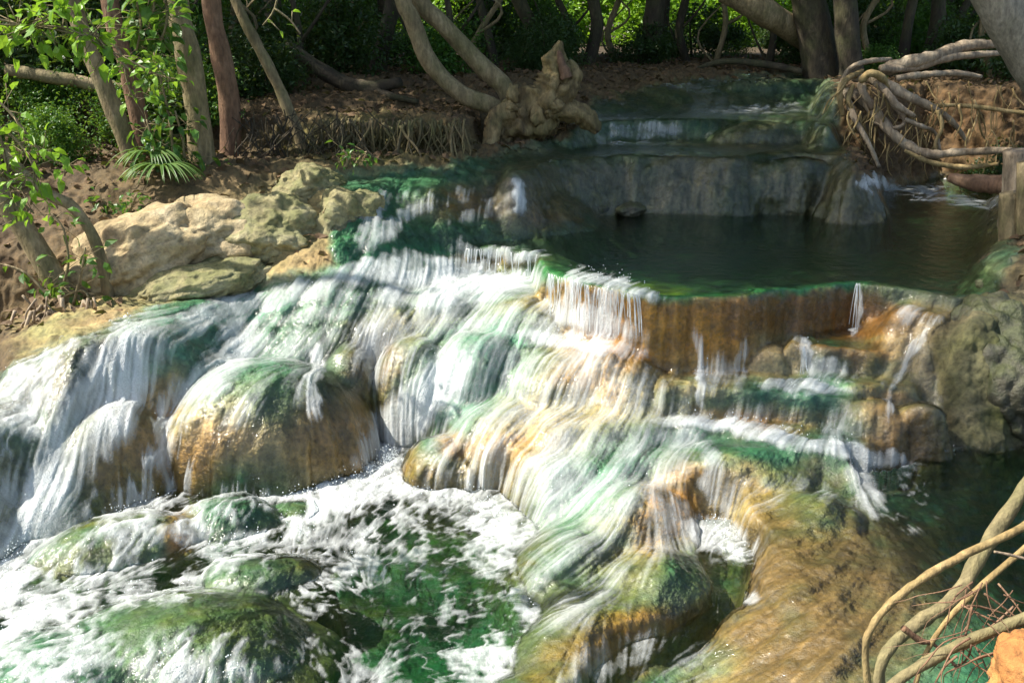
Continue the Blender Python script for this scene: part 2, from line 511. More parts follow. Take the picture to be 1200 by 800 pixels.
PX, PY = proj(VX, VY, np.maximum(VZ0, LVV))
# ------------------------------------------------------------------ what grows and flows where, plus painted glare (masks kept as point attributes)
WPX = PX + 11 * fbm2(VX * 4.0, VY * 4.0 + VZ0 * 4, 3, 31) + 5 * fbm2(VX * 16, VY * 16 + VZ0 * 9, 2, 35)
WPY = PY + 9 * fbm2(VX * 4.0 + 9, VY * 4.0 + VZ0 * 4, 3, 37) + 5 * fbm2(VX * 16 + 5, VY * 16 + VZ0 * 9, 2, 39)

def ell(cx, cy, rx, ry, rot=0, soft=0.55):
    ca, sa = math.cos(R(rot)), math.sin(R(rot))
    dx, dy = WPX - cx, WPY - cy
    q = np.sqrt(((dx * ca + dy * sa) / rx) ** 2 + ((-dx * sa + dy * ca) / ry) ** 2)
    return 1 - sstep(1 - soft, 1 + soft, q)

def pmask(poly, soft=10.0):
    m = np.zeros(WPX.shape)
    d = sdist(WPX, WPY, poly)
    return 1 - sstep(-soft, soft, d)

# where water runs: outline of the stream in the picture
stream = pmask([(-400, 1300), (-400, 560), (-60, 500), (0, 436), (50, 408), (120, 384), (170, 360), (230, 345), (330, 322), (400, 306), (385, 260), (420, 236), (360, 212),
                (420, 204), (520, 196), (600, 178), (690, 150), (690, 118), (830, 92), (975, 90), (985, 150), (1000, 205), (1180, 205), (1190, 300), (1160, 345),
                (1110, 360), (1090, 400), (1105, 470), (1110, 525), (1500, 520), (1500, 1300)], 8)
F_LIST = [  # white water streaked along the flow: cx, cy, rx, ry, rot, value
    (520, 327, 125, 17, 2, 1.0), (440, 318, 60, 14, -10, .9), (335, 346, 110, 15, -14, .72), (250, 372, 70, 16, -22, .72), (380, 372, 70, 12, -8, .5),
    (190, 405, 60, 22, -28, .55), (100, 500, 150, 44, -57, 1.0), (20, 600, 80, 60, -40, .95), (30, 480, 80, 40, -35, .62), (70, 455, 60, 16, -25, .6),
    (255, 432, 74, 28, -48, .86), (345, 410, 80, 22, -8, .52), (366, 445, 10, 48, 4, .9), (310, 450, 90, 44, -30, .36),
    (492, 472, 80, 26, -44, 1.0), (452, 518, 44, 24, -35, .95), (455, 400, 45, 60, 10, .62), (530, 375, 95, 34, 0, .62), (560, 420, 90, 60, -40, .5),
    (505, 350, 110, 14, 0, .8), (620, 380, 40, 20, 20, .7),
    (690, 377, 62, 15, 14, .95), (672, 402, 78, 11, 8, .95), (660, 440, 95, 46, -20, .62), (610, 500, 120, 70, -35, .6), (650, 540, 120, 60, -20, .62),
    (720, 480, 70, 60, -10, .5), (560, 540, 60, 40, 20, .62), (640, 560, 90, 40, 0, .7), (760, 470, 50, 50, 0, .42),
    (680, 610, 70, 110, 30, .62), (760, 545, 60, 50, -30, .56), (700, 700, 80, 40, -30, .44), (770, 620, 40, 50, 10, .4),
    (725, 336, 55, 9, 14, .78), (668, 345, 9, 34, 12, .8), (712, 348, 18, 34, 8, .62), (592, 298, 50, 7, 2, .75), (545, 300, 20, 16, 10, .6),
    (818, 432, 7, 42, -6, .85), (845, 440, 30, 24, 20, .6), (872, 430, 8, 30, 10, .7), (940, 418, 8, 34, -20, .9), (968, 440, 30, 16, 0, .62), (945, 458, 48, 8, 3, 1.0),
    (1003, 368, 4, 30, 0, .8), (1065, 420, 50, 7, -55, .8), (1040, 470, 6, 30, -10, .7), (985, 500, 26, 26, -20, .55), (885, 490, 70, 18, 0, .4), (1080, 372, 30, 12, 10, .55),
    (845, 500, 75, 10, 7, 1.0), (925, 522, 70, 10, 16, .95), (990, 535, 50, 12, 10, .9), (1010, 570, 18, 36, -25, .75), (1040, 540, 40, 8, 12, .7),
    (838, 560, 16, 50, -22, .66), (880, 590, 50, 30, -30, .36), (800, 520, 36, 16, 0, .6), (848, 632, 44, 20, 18, .8), (885, 706, 13, 9, 20, .55),
    (960, 580, 60, 16, 20, .3), (720, 770, 100, 22, -20, .42), (800, 790, 60, 30, -20, .3),
    (770, 152, 60, 6, 0, .6), (735, 162, 60, 5, 0, .5), (900, 128, 60, 4, 0, .5), (606, 236, 9, 20, 0, .85), (436, 262, 10, 36, 22, .75), (470, 262, 60, 12, -35, .6), (520, 232, 50, 10, -10, .4), (560, 250, 40, 10, -20, .4), (450, 240, 40, 8, -20, .5), (330, 285, 12, 34, 12, .5), (372, 250, 14, 24, 20, .35),
    (1020, 213, 22, 9, 10, .95), (1090, 226, 85, 8, 8, .72), 
]
B_LIST = [  # churned bubbly foam on the lower pool; sun glare painted white on left rocks
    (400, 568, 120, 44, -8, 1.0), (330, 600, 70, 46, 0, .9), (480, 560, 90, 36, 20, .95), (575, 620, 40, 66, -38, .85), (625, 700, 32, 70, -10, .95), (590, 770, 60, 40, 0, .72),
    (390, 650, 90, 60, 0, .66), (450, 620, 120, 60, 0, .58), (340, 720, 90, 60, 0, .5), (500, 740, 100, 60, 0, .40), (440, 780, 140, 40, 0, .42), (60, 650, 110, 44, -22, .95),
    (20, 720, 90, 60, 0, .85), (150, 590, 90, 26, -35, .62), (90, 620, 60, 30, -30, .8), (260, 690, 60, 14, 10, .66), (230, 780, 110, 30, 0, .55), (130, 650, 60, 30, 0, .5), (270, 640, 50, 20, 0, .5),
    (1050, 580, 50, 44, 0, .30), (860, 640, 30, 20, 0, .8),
    (60, 480, 90, 40, -30, .62), (196, 505, 24, 70, 20, .74), (130, 640, 110, 34, -20, .8), (30, 690, 90, 60, 0, .9),  # sparkle and glare painted as white on slab, mound edge and water
    (80, 415, 100, 22, -28, .55, 1), (150, 602, 100, 40, -30, .64, 1), (40, 770, 100, 60, 0, .66, 1), (265, 590, 50, 24, 0, .55, 1), (200, 690, 120, 20, -8, .5, 1), (60, 690, 90, 30, -25, .85, 1), (290, 650, 60, 22, 0, .5, 1), (230, 600, 26, 40, 10, .6, 1), (250, 780, 120, 34, 0, .52, 1),  # white speckle painted for sun glints on the wet rocks
]
Fm = np.zeros(WPX.shape)
for c in F_LIST: Fm = np.maximum(Fm, (c[5] if c[5] > .76 else c[5] * .86) * ell(*c[:5]))
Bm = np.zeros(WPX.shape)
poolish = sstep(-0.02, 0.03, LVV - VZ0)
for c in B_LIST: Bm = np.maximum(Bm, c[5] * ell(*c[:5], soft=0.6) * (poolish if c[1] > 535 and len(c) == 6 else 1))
Fm *= stream; Bm *= stream
NS = 0.5 * LM + 0.62 * LF + 0.55 * LB
strand = np.clip(Fm * 1.08 - 0.25 + (0.13 + 0.07 * Fm) * NS + 0.24 * fbm2(VX * 4.5, VY * 4.5, 3, 61), 0, 1) * sstep(0.04, 0.3, Fm)
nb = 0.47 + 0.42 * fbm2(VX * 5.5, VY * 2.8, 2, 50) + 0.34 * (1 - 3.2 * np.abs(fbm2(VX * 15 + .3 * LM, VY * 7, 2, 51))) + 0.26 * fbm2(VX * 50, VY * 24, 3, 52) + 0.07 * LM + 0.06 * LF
bub_glare = np.clip((nb - (1 - Bm)) * 1.15 + 0.12, 0, 1) * sstep(0.04, 0.3, Bm)
FOAM_GLARE = np.maximum(strand, bub_glare)

# ------------------------------------------------------------------ rock colours, some light and shade painted in
def C(*v): return np.array(v)
TAN, ORANGE, BROWN, GREEN, TEAL, MOSS, GREY, DIRT = (C(.46, .35, .19), C(.42, .20, .06), C(.11, .06, .028), C(.045, .135, .07),
    C(.11, .27, .18), C(.10, .11, .03), C(.17, .155, .11), C(.14, .10, .055))
n1 = fbm2(VX * 3, VY * 3 + VZ0 * 3, 4, 70)[..., None]; n2 = fbm2(VX * 12, VY * 12 + VZ0 * 14, 3, 74)[..., None]
steep = sstep(0.5, 2.2, SLP)[..., None]
def mixc(a, b, t): return a * (1 - t) + b * t
RC = mixc(mixc(GREEN, TEAL, 0.5 + 0.5 * n1), mixc(ORANGE, TAN, np.clip(0.35 + 0.6 * n1, 0, 1)), steep)
RC = mixc(RC, BROWN, np.clip(0.25 * steep + 0.35 * n2, 0, 0.7))
P_LIST = [
    (480, 255, 110, 46, -20, C(.06,.22,.11), .9), (520, 240, 50, 22, -20, ORANGE, .45), (560, 240, 40, 18, 0, ORANGE, .6), (470, 285, 100, 30, 0, C(.05,.20,.09), .9),
    (860, 380, 330, 40, -2, ORANGE, .9), (690, 370, 60, 40, 20, ORANGE, .85), (1000, 370, 120, 36, 0, BROWN, .6), (590, 310, 55, 12, 0, ORANGE, .9),
    (720, 334, 90, 11, 12, C(.04,.20,.07), .95), (900, 334, 150, 11, -3, C(.04,.20,.07), .95), (540, 288, 90, 9, 5, GREEN, .9), (1080, 345, 80, 10, 5, GREEN, .6),
    (340, 400, 120, 24, -6, GREEN, .85), (290, 510, 130, 52, -10, TAN, .7), (240, 540, 60, 40, 0, ORANGE, .45), (240, 380, 130, 16, -14, TEAL, .8), (340, 470, 60, 30, 0, GREEN, .6), (395, 450, 50, 60, 0, BROWN, .5), (390, 510, 60, 40, 0, ORANGE, .4),  # brown on the mound's right also paints its shaded side
    (160, 485, 50, 70, 30, TAN, .8), (170, 500, 30, 60, 30, ORANGE, .5), (60, 440, 110, 50, -30, GREY, .8), (185, 420, 60, 16, -20, TEAL, .7),
    (470, 400, 60, 50, 0, TAN, .5), (440, 410, 30, 40, 0, BROWN, .6), (540, 440, 70, 60, -40, TEAL, .7), (600, 390, 60, 20, -20, TEAL, .8), (640, 470, 80, 50, -20, TAN, .6),
    (530, 505, 50, 40, -40, GREEN, .8), (540, 520, 30, 16, 0, ORANGE, .8), (620, 500, 60, 30, 0, TAN, .7), (740, 470, 70, 40, 0, TAN, .8), (640, 550, 110, 50, 0, TAN, .5), (610, 520, 60, 16, 0, ORANGE, .5),
    (700, 610, 90, 90, -20, TEAL, .9), (760, 530, 70, 40, -20, GREEN, .6), (790, 600, 40, 60, 20, ORANGE, .6), (760, 640, 70, 60, -20, ORANGE, .42), (700, 730, 130, 60, -30, MOSS, .7), (780, 740, 90, 40, -30, BROWN, .5), (820, 670, 50, 40, 0, GREEN, .8),
    (700, 760, 90, 30, -20, ORANGE, .5),
    (840, 412, 60, 22, 0, ORANGE, .4), (860, 470, 90, 14, 3, GREEN, .85), (870, 495, 90, 20, 3, ORANGE, .6), (960, 425, 60, 20, 0, BROWN, .5), (985, 398, 70, 7, 0, GREEN, .7), (910, 420, 36, 30, 0, TAN, .7), (820, 440, 60, 30, 0, TAN, .6),
    (1040, 500, 70, 40, 0, BROWN, .5), (1060, 450, 60, 80, -10, ORANGE, .5), (1030, 490, 40, 30, 0, TAN, .3), (1085, 400, 40, 50, 20, TAN, .5),
    (1160, 450, 85, 130, 0, GREY * .65, 1.0), (1160, 470, 60, 100, 0, MOSS, .55), (1180, 360, 50, 16, 0, MOSS, .7),
    (880, 530, 120, 22, 18, GREEN, .9), (870, 590, 80, 38, 10, ORANGE, .6), (850, 580, 30, 40, 0, TAN, .6), (945, 620, 46, 60, -20, GREEN, .55), (960, 700, 130, 120, 0, MOSS, .85), (930, 720, 90, 60, -20, ORANGE, .28), (1020, 720, 60, 100, 0, GREY, .5), (900, 650, 30, 60, 10, BROWN, .5),
    (870, 780, 90, 50, -20, ORANGE, .3), (960, 680, 90, 60, 0, BROWN, .3), (940, 770, 60, 30, -20, BROWN, .6), (960, 560, 40, 22, 0, BROWN, .4),
    (200, 730, 170, 90, 0, GREEN, .8), (200, 740, 130, 60, 0, MOSS, .55), (60, 760, 90, 60, 0, GREEN, .6), (215, 620, 22, 36, 10, ORANGE, .8), (130, 610, 90, 40, -30, MOSS, .7), (280, 590, 60, 50, -30, GREEN, .7), (310, 660, 60, 24, 0, GREEN, .7),
    (490, 690, 200, 140, 0, MOSS * .8, .9), (480, 640, 120, 40, 0, BROWN, .4), (500, 730, 110, 60, 0, C(.06,.16,.10), .45),
    (800, 218, 220, 42, 0, GREY, .9), (760, 205, 120, 16, 0, BROWN, .4), (930, 215, 80, 50, 0, MOSS, .6), (930, 200, 90, 40, 0, BROWN, .5), (640, 235, 70, 16, 0, MOSS, .8), (700, 245, 60, 8, 0, TAN, .5), (590, 230, 30, 20, 0, GREY, .8),
    (760, 105, 90, 25, 0, MOSS, .9), (880, 150, 100, 25, 0, MOSS, .5), (880, 160, 80, 18, 0, BROWN, .5), (690, 150, 50, 20, 0, TEAL, .4), (640, 185, 90, 10, 0, GREEN, .8),
    (740, 385, 120, 34, 10, C(.58,.30,.09), .7), (560, 430, 110, 50, -30, TEAL, .6), (700, 440, 60, 30, 0, ORANGE, .4),  # brighter orange paints the strong light on the rim face
    (960, 720, 150, 110, -20, C(.13,.09,.045), .75), (900, 250, 400, 70, 0, BROWN, .55), (830, 318, 270, 16, 0, C(.05,.19,.07), .9), (760, 285, 200, 24, 0, C(.04,.08,.035), .8), (760, 306, 50, 10, 0, C(.22,.24,.05), .7), (1150, 620, 140, 90, 0, C(.035,.028,.015), 1.0),  # yellow-green spot paints a leaf reflection; lower right browns darkened for dull light
]
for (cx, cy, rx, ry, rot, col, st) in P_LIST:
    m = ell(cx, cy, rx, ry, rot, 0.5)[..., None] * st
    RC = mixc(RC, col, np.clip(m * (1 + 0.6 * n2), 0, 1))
dry = 1 - stream
up = (sstep(7.2, 8.0, VY + .35 * np.clip(VX, -1, 1)) * stream)[..., None]
RC = mixc(RC, mixc(C(.04, .075, .035), C(.15, .14, .09), np.clip(.5 + .9 * n1 + .4 * n2, 0, 1)), up * .75)
DC = mixc(DIRT, C(.065, .042, .025), np.clip(0.5 + 0.6 * n1, 0, 1))
DC = mixc(DC, mixc(C(.40, .30, .17), C(.22, .20, .10), np.clip(.5 + n1, 0, 1)), np.clip(ell(70, 390, 60, 50, -50)[..., None] * np.clip(.35 + 1.2 * n1 + .9 * n2, 0, 1) + ell(260, 300, 170, 60, -22)[..., None] * 1.0, 0, 1))
DC = mixc(DC, C(.12, .068, .032), ell(1100, 150, 130, 50, 0)[..., None] * 0.7)
DC = mixc(DC, MOSS, ell(430, 165, 110, 28, 0)[..., None] * 0.5)
grm = ell(1170, 450, 80, 130, 0)[..., None]
DC = mixc(DC, mixc(GREY * .75, MOSS * .6, np.clip(.4 + n1, 0, 1)), np.maximum(grm, ell(100, 430, 120, 18, -26)[..., None]))
RC = mixc(RC, DC, dry[..., None])
LR = (0.5 + 0.16 * LM + 0.12 * LF)[..., None]
RC = RC * np.where(stream[..., None] > .5, np.clip(0.80 + 0.4 * LR, 0.6, 1.4), 1.0)
RC = np.clip(RC * (1 + 0.35 * n2) * (1 + 0.10 * np.clip(LF, -2, 2)[..., None] * ell(900, 700, 300, 160, -20)[..., None]), 0.01, .8)
lumc = RC.mean(-1, keepdims=True); RC = np.clip(lumc + (RC - lumc) * 1.18, .005, .8)

# ------------------------------------------------------------------ meshes
gxv = samp(gxs, VX, VY); gyv = samp(gys, VX, VY)
nl = np.sqrt(gxv ** 2 + gyv ** 2 + 1)
NX, NY, NZ = -gxv / nl, -gyv / nl, 1 / nl
stp = sstep(0.6, 2.5, SLP)
rough = dry * 0.028 + 0.020 + 0.045 * sstep(6.9, 7.6, VY) * stp
disp = rough * fbm3(VX * 5, VY * 5, VZ0 * 5, 4, 1, 0.55) + stp * (0.003 * LM + 0.010 * LB) * np.where(VY > 6.8, 0.4, 1)
disp += (0.018 + .02 * sstep(6.9, 7.6, VY)) * fbm3(VX * 22, VY * 22, VZ0 * 22, 3, 5) * (0.35 + dry)
disp += 0.005 * LB * ell(900, 710, 200, 110, -20)
disp *= sstep(0.0, 0.02, SLP + dry) 
BX, BY, BZ = VX + NX * disp, VY + NY * disp, VZ0 + NZ * disp

g = NT("wet travertine rock")
at = g.n("Attribute", attribute_name="Col"); wa = g.n("Attribute", attribute_name="Wet")
tc = g.n("TexCoord").outputs["Object"]
na = g.noise(38, 6, 0.62, tc); nb_ = g.noise(160, 4, 0.6, tc); nc_ = g.noise(9, 5, 0.6, tc)
c = g.mix(1.0, at.outputs[0], g.ramp(na, [(0.25, (.45, .45, .45)), (0.5, (1, 1, 1)), (0.78, (1.5, 1.45, 1.3))]), 'MULTIPLY')
c = g.mix(1.0, c, g.ramp(nc_, [(0.3, (.7, .74, .7)), (0.7, (1.25, 1.2, 1.12))]), 'MULTIPLY')
hgt = g.math('ADD', g.math('MULTIPLY', na, 1.0), g.math('MULTIPLY', nb_, 0.35))
bmp = g.bump(hgt, 0.75, 0.012)
ro = g.math('SUBTRACT', 0.85, g.math('MULTIPLY', wa.outputs["Fac"], 0.5))
b = g.n("BsdfPrincipled", i_Base_Color=c, i_Roughness=ro, i_Normal=bmp)
M_ROCK = g.done(b)

idx = np.arange(NPH * NR).reshape(NPH, NR)
FQ = np.stack([idx[:-1, :-1], idx[1:, :-1], idx[1:, 1:], idx[:-1, 1:]], -1).reshape(-1, 4)
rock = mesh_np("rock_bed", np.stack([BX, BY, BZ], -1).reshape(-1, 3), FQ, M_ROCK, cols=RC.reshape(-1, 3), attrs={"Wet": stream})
tag(rock, "tan, orange and green stepped travertine bed under the falls", None, kind='structure')

th = np.where(stream > 0.5, 0.012 + 0.010 * FOAM_GLARE + 0.0011 * LM * (0.5 + FOAM_GLARE) + 0.0006 * LF * (0.3 + FOAM_GLARE) + 0.004 * LB, -0.06)
TX, TY, TZ = VX + NX * (th + np.maximum(disp, 0) * .6), VY + NY * (th + np.maximum(disp, 0) * .6), VZ0 + NZ * (th + np.maximum(disp, 0) * .6)
rip = np.where(VY < 5.4, 2.2, 1.0) * 0.006 * fbm2(VX * 9, VY * 9, 3, 80) + 0.010 * Bm * fbm2(VX * 16, VY * 16, 3, 84) + 0.006 * bub_glare + 0.010 * Fm * (0.5 + .3 * LM)
PL = LVV + rip * np.where(VY > 5.4, 0.45, 1.0)
ispool = (PL > TZ)
DEPTH = np.where(ispool, np.clip(LVV - BZ, 0, 1), 0.01)
TX = np.where(ispool, VX, TX); TY = np.where(ispool, VY, TY); TZ = np.where(ispool, PL, TZ)
TZ = 0.75 * TZ + 0.25 * blur(TZ, 1, 1)
wetm = (stream > 0.45) | (ispool & (LVV > -1.05)) | (ispool & (VX > -3.4))
wf = wetm[:-1, :-1] & wetm[1:, :-1] & wetm[1:, 1:] & wetm[:-1, 1:]
FW = FQ[wf.ravel()]
used = np.unique(FW); remap = np.full(NPH * NR, -1); remap[used] = np.arange(len(used))
VW = np.stack([TX, TY, TZ], -1).reshape(-1, 3)[used]

g = NT("running water")
fo = g.n("Attribute", attribute_name="Foam").outputs["Fac"]; de = g.n("Attribute", attribute_name="Depth").outputs["Fac"]; stn = g.n("Attribute", attribute_name="Calm").outputs["Fac"]
tc = g.n("TexCoord").outputs["Object"]
w1 = g.noise(14, 3, 0.5, tc, 0.4); w2 = g.noise(55, 3, 0.55, tc, 0.3); w3 = g.noise(150, 2, 0.5, tc)
hw = g.math('ADD', g.math('MULTIPLY', w1, 1.2), g.math('ADD', g.math('MULTIPLY', w2, 0.45), g.math('MULTIPLY', w3, 0.1)))
bw = g.bump(hw, 0.55, 0.020)
fr = g.n("Fresnel", i_IOR=1.33, i_Normal=bw)
tint = g.n("Combine" + "Color") if False else g.n("CombineXYZ")
g.set(tint.inputs[0], g.math('POWER', 2.718, g.math('MULTIPLY', de, -3.4)))
g.set(tint.inputs[1], g.math('POWER', 2.718, g.math('MULTIPLY', de, -1.35)))
g.set(tint.inputs[2], g.math('POWER', 2.718, g.math('MULTIPLY', de, -2.1)))
tr = g.n("BsdfTransparent", i_Color=tint)
gl = g.n("BsdfGlossy", i_Color=(1, 1, 1, 1), i_Roughness=0.09, i_Normal=bw)
thin = g.n("MixShader", i_0=fr); g.set(thin.inputs[1], tr); g.set(thin.inputs[2], gl)
bf = g.bump(g.math('ADD', w2, g.math('MULTIPLY', w3, 0.8)), 0.6, 0.012)
df = g.n("BsdfDiffuse", i_Color=(.86, .89, .90, 1), i_Normal=bf)
ts = g.n("BsdfTranslucent", i_Color=(.80, .86, .88, 1), i_Normal=bf)
fm = g.n("MixShader", i_0=0.30); g.set(fm.inputs[1], df); g.set(fm.inputs[2], ts)
fac = g.math('ADD', fo, g.math('MULTIPLY', g.math('SUBTRACT', w3, 0.5), g.math('MULTIPLY', fo, 0.6)))
fac = g.math('MULTIPLY', fac, 0.90, True)
mx = g.n("MixShader", i_0=fac); g.set(mx.inputs[1], thin); g.set(mx.inputs[2], fm)
M_WATER = g.done(mx)
water = mesh_np("water", VW, remap[FW], M_WATER, attrs={"Foam": FOAM_GLARE.ravel()[used], "Depth": DEPTH.ravel()[used], "Calm": ispool.ravel()[used]})
tag(water, "green clear stream water with white foaming falls over the rock", None, kind='structure')

# ---- strands falling free of the ledges, and spray
g = NT("falling strands")
df = g.n("BsdfDiffuse", i_Color=(.88, .91, .92, 1)); ts = g.n("BsdfTranslucent", i_Color=(.85, .9, .92, 1)); tr = g.n("BsdfTransparent"); gg = g.n("BsdfGlossy", i_Roughness=.12)
m1 = g.n("MixShader", i_0=.45); g.set(m1.inputs[1], df); g.set(m1.inputs[2], ts)
m3 = g.n("MixShader", i_0=.12); g.set(m3.inputs[1], m1); g.set(m3.inputs[2], gg)
nf = g.noise(60, 3, .6, g.mapv(g.n("TexCoord").outputs["Object"], (1, 1, .12)))
m2 = g.n("MixShader", i_0=g.ramp(nf, [(0.35, .25), (0.65, .85)])); g.set(m2.inputs[1], tr); g.set(m2.inputs[2], m3)
M_STRAND = g.done(m2)
rf = np.random.RandomState(4); SV = []; SF = []
def strand_fall(x, y, z0, z1, push, rad):
    p = P(x, y, z0); o = len(SV); n = 9
    jx = rf.uniform(-.03, .03)
    for k in range(n):
        t = k / (n - 1); zz = z0 + .012 - (z0 - z1) * t * t * .9 - (z0 - z1) * .1 * t
        r = rad * (1 - .25 * t) * rf.uniform(.7, 1.3)
        for a in range(5):
            th = a * 2 * math.pi / 5
            SV.append((p.x + jx * t + r * math.cos(th), p.y - .01 - push * t + r * math.sin(th) * .6, zz))
        if k:
            for a in range(5):
                b = (a + 1) % 5; SF.append((o + (k - 1) * 5 + a, o + (k - 1) * 5 + b, o + k * 5 + b, o + k * 5 + a))
for (x0, y0, x1, y1, za, zb, n, pu, r) in [(642, 322, 690, 336, -.01, -.33, 26, .07, .005), (695, 338, 750, 348, -.01, -.24, 34, .06, .004), (1000, 334, 1007, 334, -.01, -.29, 5, .05, .004),
        (815, 412, 823, 412, -.34, -.46, 6, .05, .005), (845, 410, 872, 404, -.34, -.46, 8, .05, .004), (934, 408, 942, 408, -.28, -.45, 6, .05, .005), (540, 292, 630, 300, -.01, -.17, 30, .04, .004),
        (355, 408, 378, 408, -.40, -.62, 9, .05, .005), (690, 410, 742, 420, -.36, -.52, 18, .05, .004), (1035, 400, 1046, 402, -.3, -.48, 4, .05, .004)]:
    for i in range(n):
        t = rf.rand(); strand_fall(x0 + (x1 - x0) * t, y0 + (y1 - y0) * t, za, za + (zb - za) * rf.uniform(.5, 1.05), pu * rf.uniform(.5, 1.3), r * rf.uniform(.4, 1.2))
o = mesh_np("falling_water", SV, SF, M_STRAND)
tag(o, "thin white strands of water falling free from the ledge lips", None, kind='stuff')
cand = np.argwhere((FOAM_GLARE > .62) & (SLP < .9) & (VY < 7) & (np.abs(phi)[:, None] < .55) & (stream > .5))
near = samp(blur(np.where(sl > 1.2, 1.0, 0), 7, 1), VX[cand[:, 0], cand[:, 1]], VY[cand[:, 0], cand[:, 1]])
pr = near ** 1.5 + .02; pr /= pr.sum()
cand = cand[rf.choice(len(cand), 2600, p=pr)]
th_ = (1 + 5 ** .5) / 2
IV = np.array([(-1, th_, 0), (1, th_, 0), (-1, -th_, 0), (1, -th_, 0), (0, -1, th_), (0, 1, th_), (0, -1, -th_), (0, 1, -th_), (th_, 0, -1), (th_, 0, 1), (-th_, 0, -1), (-th_, 0, 1)]) / 1.9
IF = np.array([(0, 11, 5), (0, 5, 1), (0, 1, 7), (0, 7, 10), (0, 10, 11), (1, 5, 9), (5, 11, 4), (11, 10, 2), (10, 7, 6), (7, 1, 8), (3, 9, 4), (3, 4, 2), (3, 2, 6), (3, 6, 8), (3, 8, 9), (4, 9, 5), (2, 4, 11), (6, 2, 10), (8, 6, 7), (9, 8, 1)])
cp_ = np.stack([TX[cand[:, 0], cand[:, 1]], TY[cand[:, 0], cand[:, 1]], TZ[cand[:, 0], cand[:, 1]]], 1)
cp_ += rf.normal(size=cp_.shape) * .02; cp_[:, 2] += rf.exponential(.022, len(cp_)) + .004
rd = rf.uniform(.0010, .0032, len(cp_))
DV = (cp_[:, None, :] + IV[None] * rd[:, None, None] * np.array([1, 1, 1.4])).reshape(-1, 3)
DF = (IF[None] + np.arange(len(cp_))[:, None, None] * 12).reshape(-1, 3)
g = NT("spray drops"); M_DROP = g.done(g.n("BsdfPrincipled", i_Base_Color=(.85, .9, .92, 1), i_Roughness=.1))
o = mesh_np("spray", DV, DF, M_DROP); tag(o, "fine white spray drops above the foaming water", None, kind='stuff')
# ================================================================== far ground
def ring(name, r0, r1, z, mat, n=96):
    V = []; F = []
    for i in range(n):
        a = 2 * math.pi * i / n
        for r in (r0, (r0 + r1) * .25, r1): V.append((math.sin(a) * r, math.cos(a) * r, z))
    for i in range(n):
        j = (i + 1) % n
        for k in (0, 1): F.append((i * 3 + k, j * 3 + k, j * 3 + k + 1, i * 3 + k + 1))
    return mesh_np(name, V, F, mat)
g = NT("forest soil")
tc = g.n("TexCoord").outputs["Object"]
c = g.ramp(g.noise(3, 8, 0.65, tc), [(0.3, (.03, .022, .012)), (0.6, (.09, .06, .035)), (0.8, (.14, .1, .06))])
M_SOIL = g.done(g.n("BsdfPrincipled", i_Base_Color=c, i_Roughness=0.95, i_Normal=g.bump(g.noise(20, 6, .6, tc), .8, .05)))
tag(ring("ground", 15.3, 260, 0.86, M_SOIL), "dark forest soil beyond the stream", kind='structure')
tag(ring("terrain", 0.05, 16.5, -1.7, M_SOIL), "low ground under the stream banks", kind='structure')

# ================================================================== shape makers
def catmull(pts, rad, n):
    pts = [Vector(p) for p in pts]
    out = []; ro = []
    m = len(pts)
    for i in range(m - 1):
        p0 = pts[max(i - 1, 0)]; p1 = pts[i]; p2 = pts[i + 1]; p3 = pts[min(i + 2, m - 1)]
        for k in range(n):
            t = k / n
            out.append(0.5 * ((2 * p1) + (p2 - p0) * t + (2 * p0 - 5 * p1 + 4 * p2 - p3) * t * t + (3 * p1 - p0 - 3 * p2 + p3) * t ** 3))
            ro.append(rad[i] * (1 - t) + rad[i + 1] * t)
    out.append(pts[-1]); ro.append(rad[-1])
    return out, ro

def tube_geo(pts, rad, seg=10, n=6, bump=0.12, seed=0, flute=0.0):
    P_, R_ = catmull(pts, rad, n)
    V = []; F = []
    up = Vector((0.13, 0.21, 1)).normalized()
    prev = None
    for i, p in enumerate(P_):
        t = (P_[min(i + 1, len(P_) - 1)] - P_[max(i - 1, 0)]).normalized()
        if prev is None:
            a = t.cross(up); a = a.normalized() if a.length > 1e-3 else Vector((1, 0, 0))
        else:
            a = (prev - t * prev.dot(t)).normalized()
        prev = a; b = t.cross(a)
        for k in range(seg):
            th = 2 * math.pi * k / seg
            d = a * math.cos(th) + b * math.sin(th)
            q = p + d * R_[i]
            r = R_[i] * (1 + flute * (mnoise.noise(Vector((math.cos(th) * 2.2, math.sin(th) * 2.2, i * .12 + seed))) + .6 * mnoise.noise(Vector((math.cos(th) * 6, math.sin(th) * 6, i * .2 + seed)))) + bump * mnoise.noise(Vector((q.x * .6 / max(R_[i], .01) * .4 + seed, q.y * .24 / max(R_[i], .01), q.z * .24 / max(R_[i], .01))))
                         + bump * .5 * mnoise.noise(Vector((q.x * 30, q.y * 30, q.z * 9 + seed))))
            V.append(p + d * r)
    for i in range(len(P_) - 1):
        for k in range(seg):
            k2 = (k + 1) % seg
            F.append((i * seg + k, i * seg + k2, (i + 1) * seg + k2, (i + 1) * seg + k))
    e0 = len(V); V.append(P_[0]); V.append(P_[-1])
    for k in range(seg):
        k2 = (k + 1) % seg
        F.append((e0, k2, k, k)); L = (len(P_) - 1) * seg; F.append((e0 + 1, L + k, L + k2, L + k2))
    return V, F

def merge(geos):
    V = []; F = []
    for v, f in geos:
        o = len(V); V += [tuple(x) for x in v]; F += [tuple(i + o for i in q) for q in f]
    return V, F

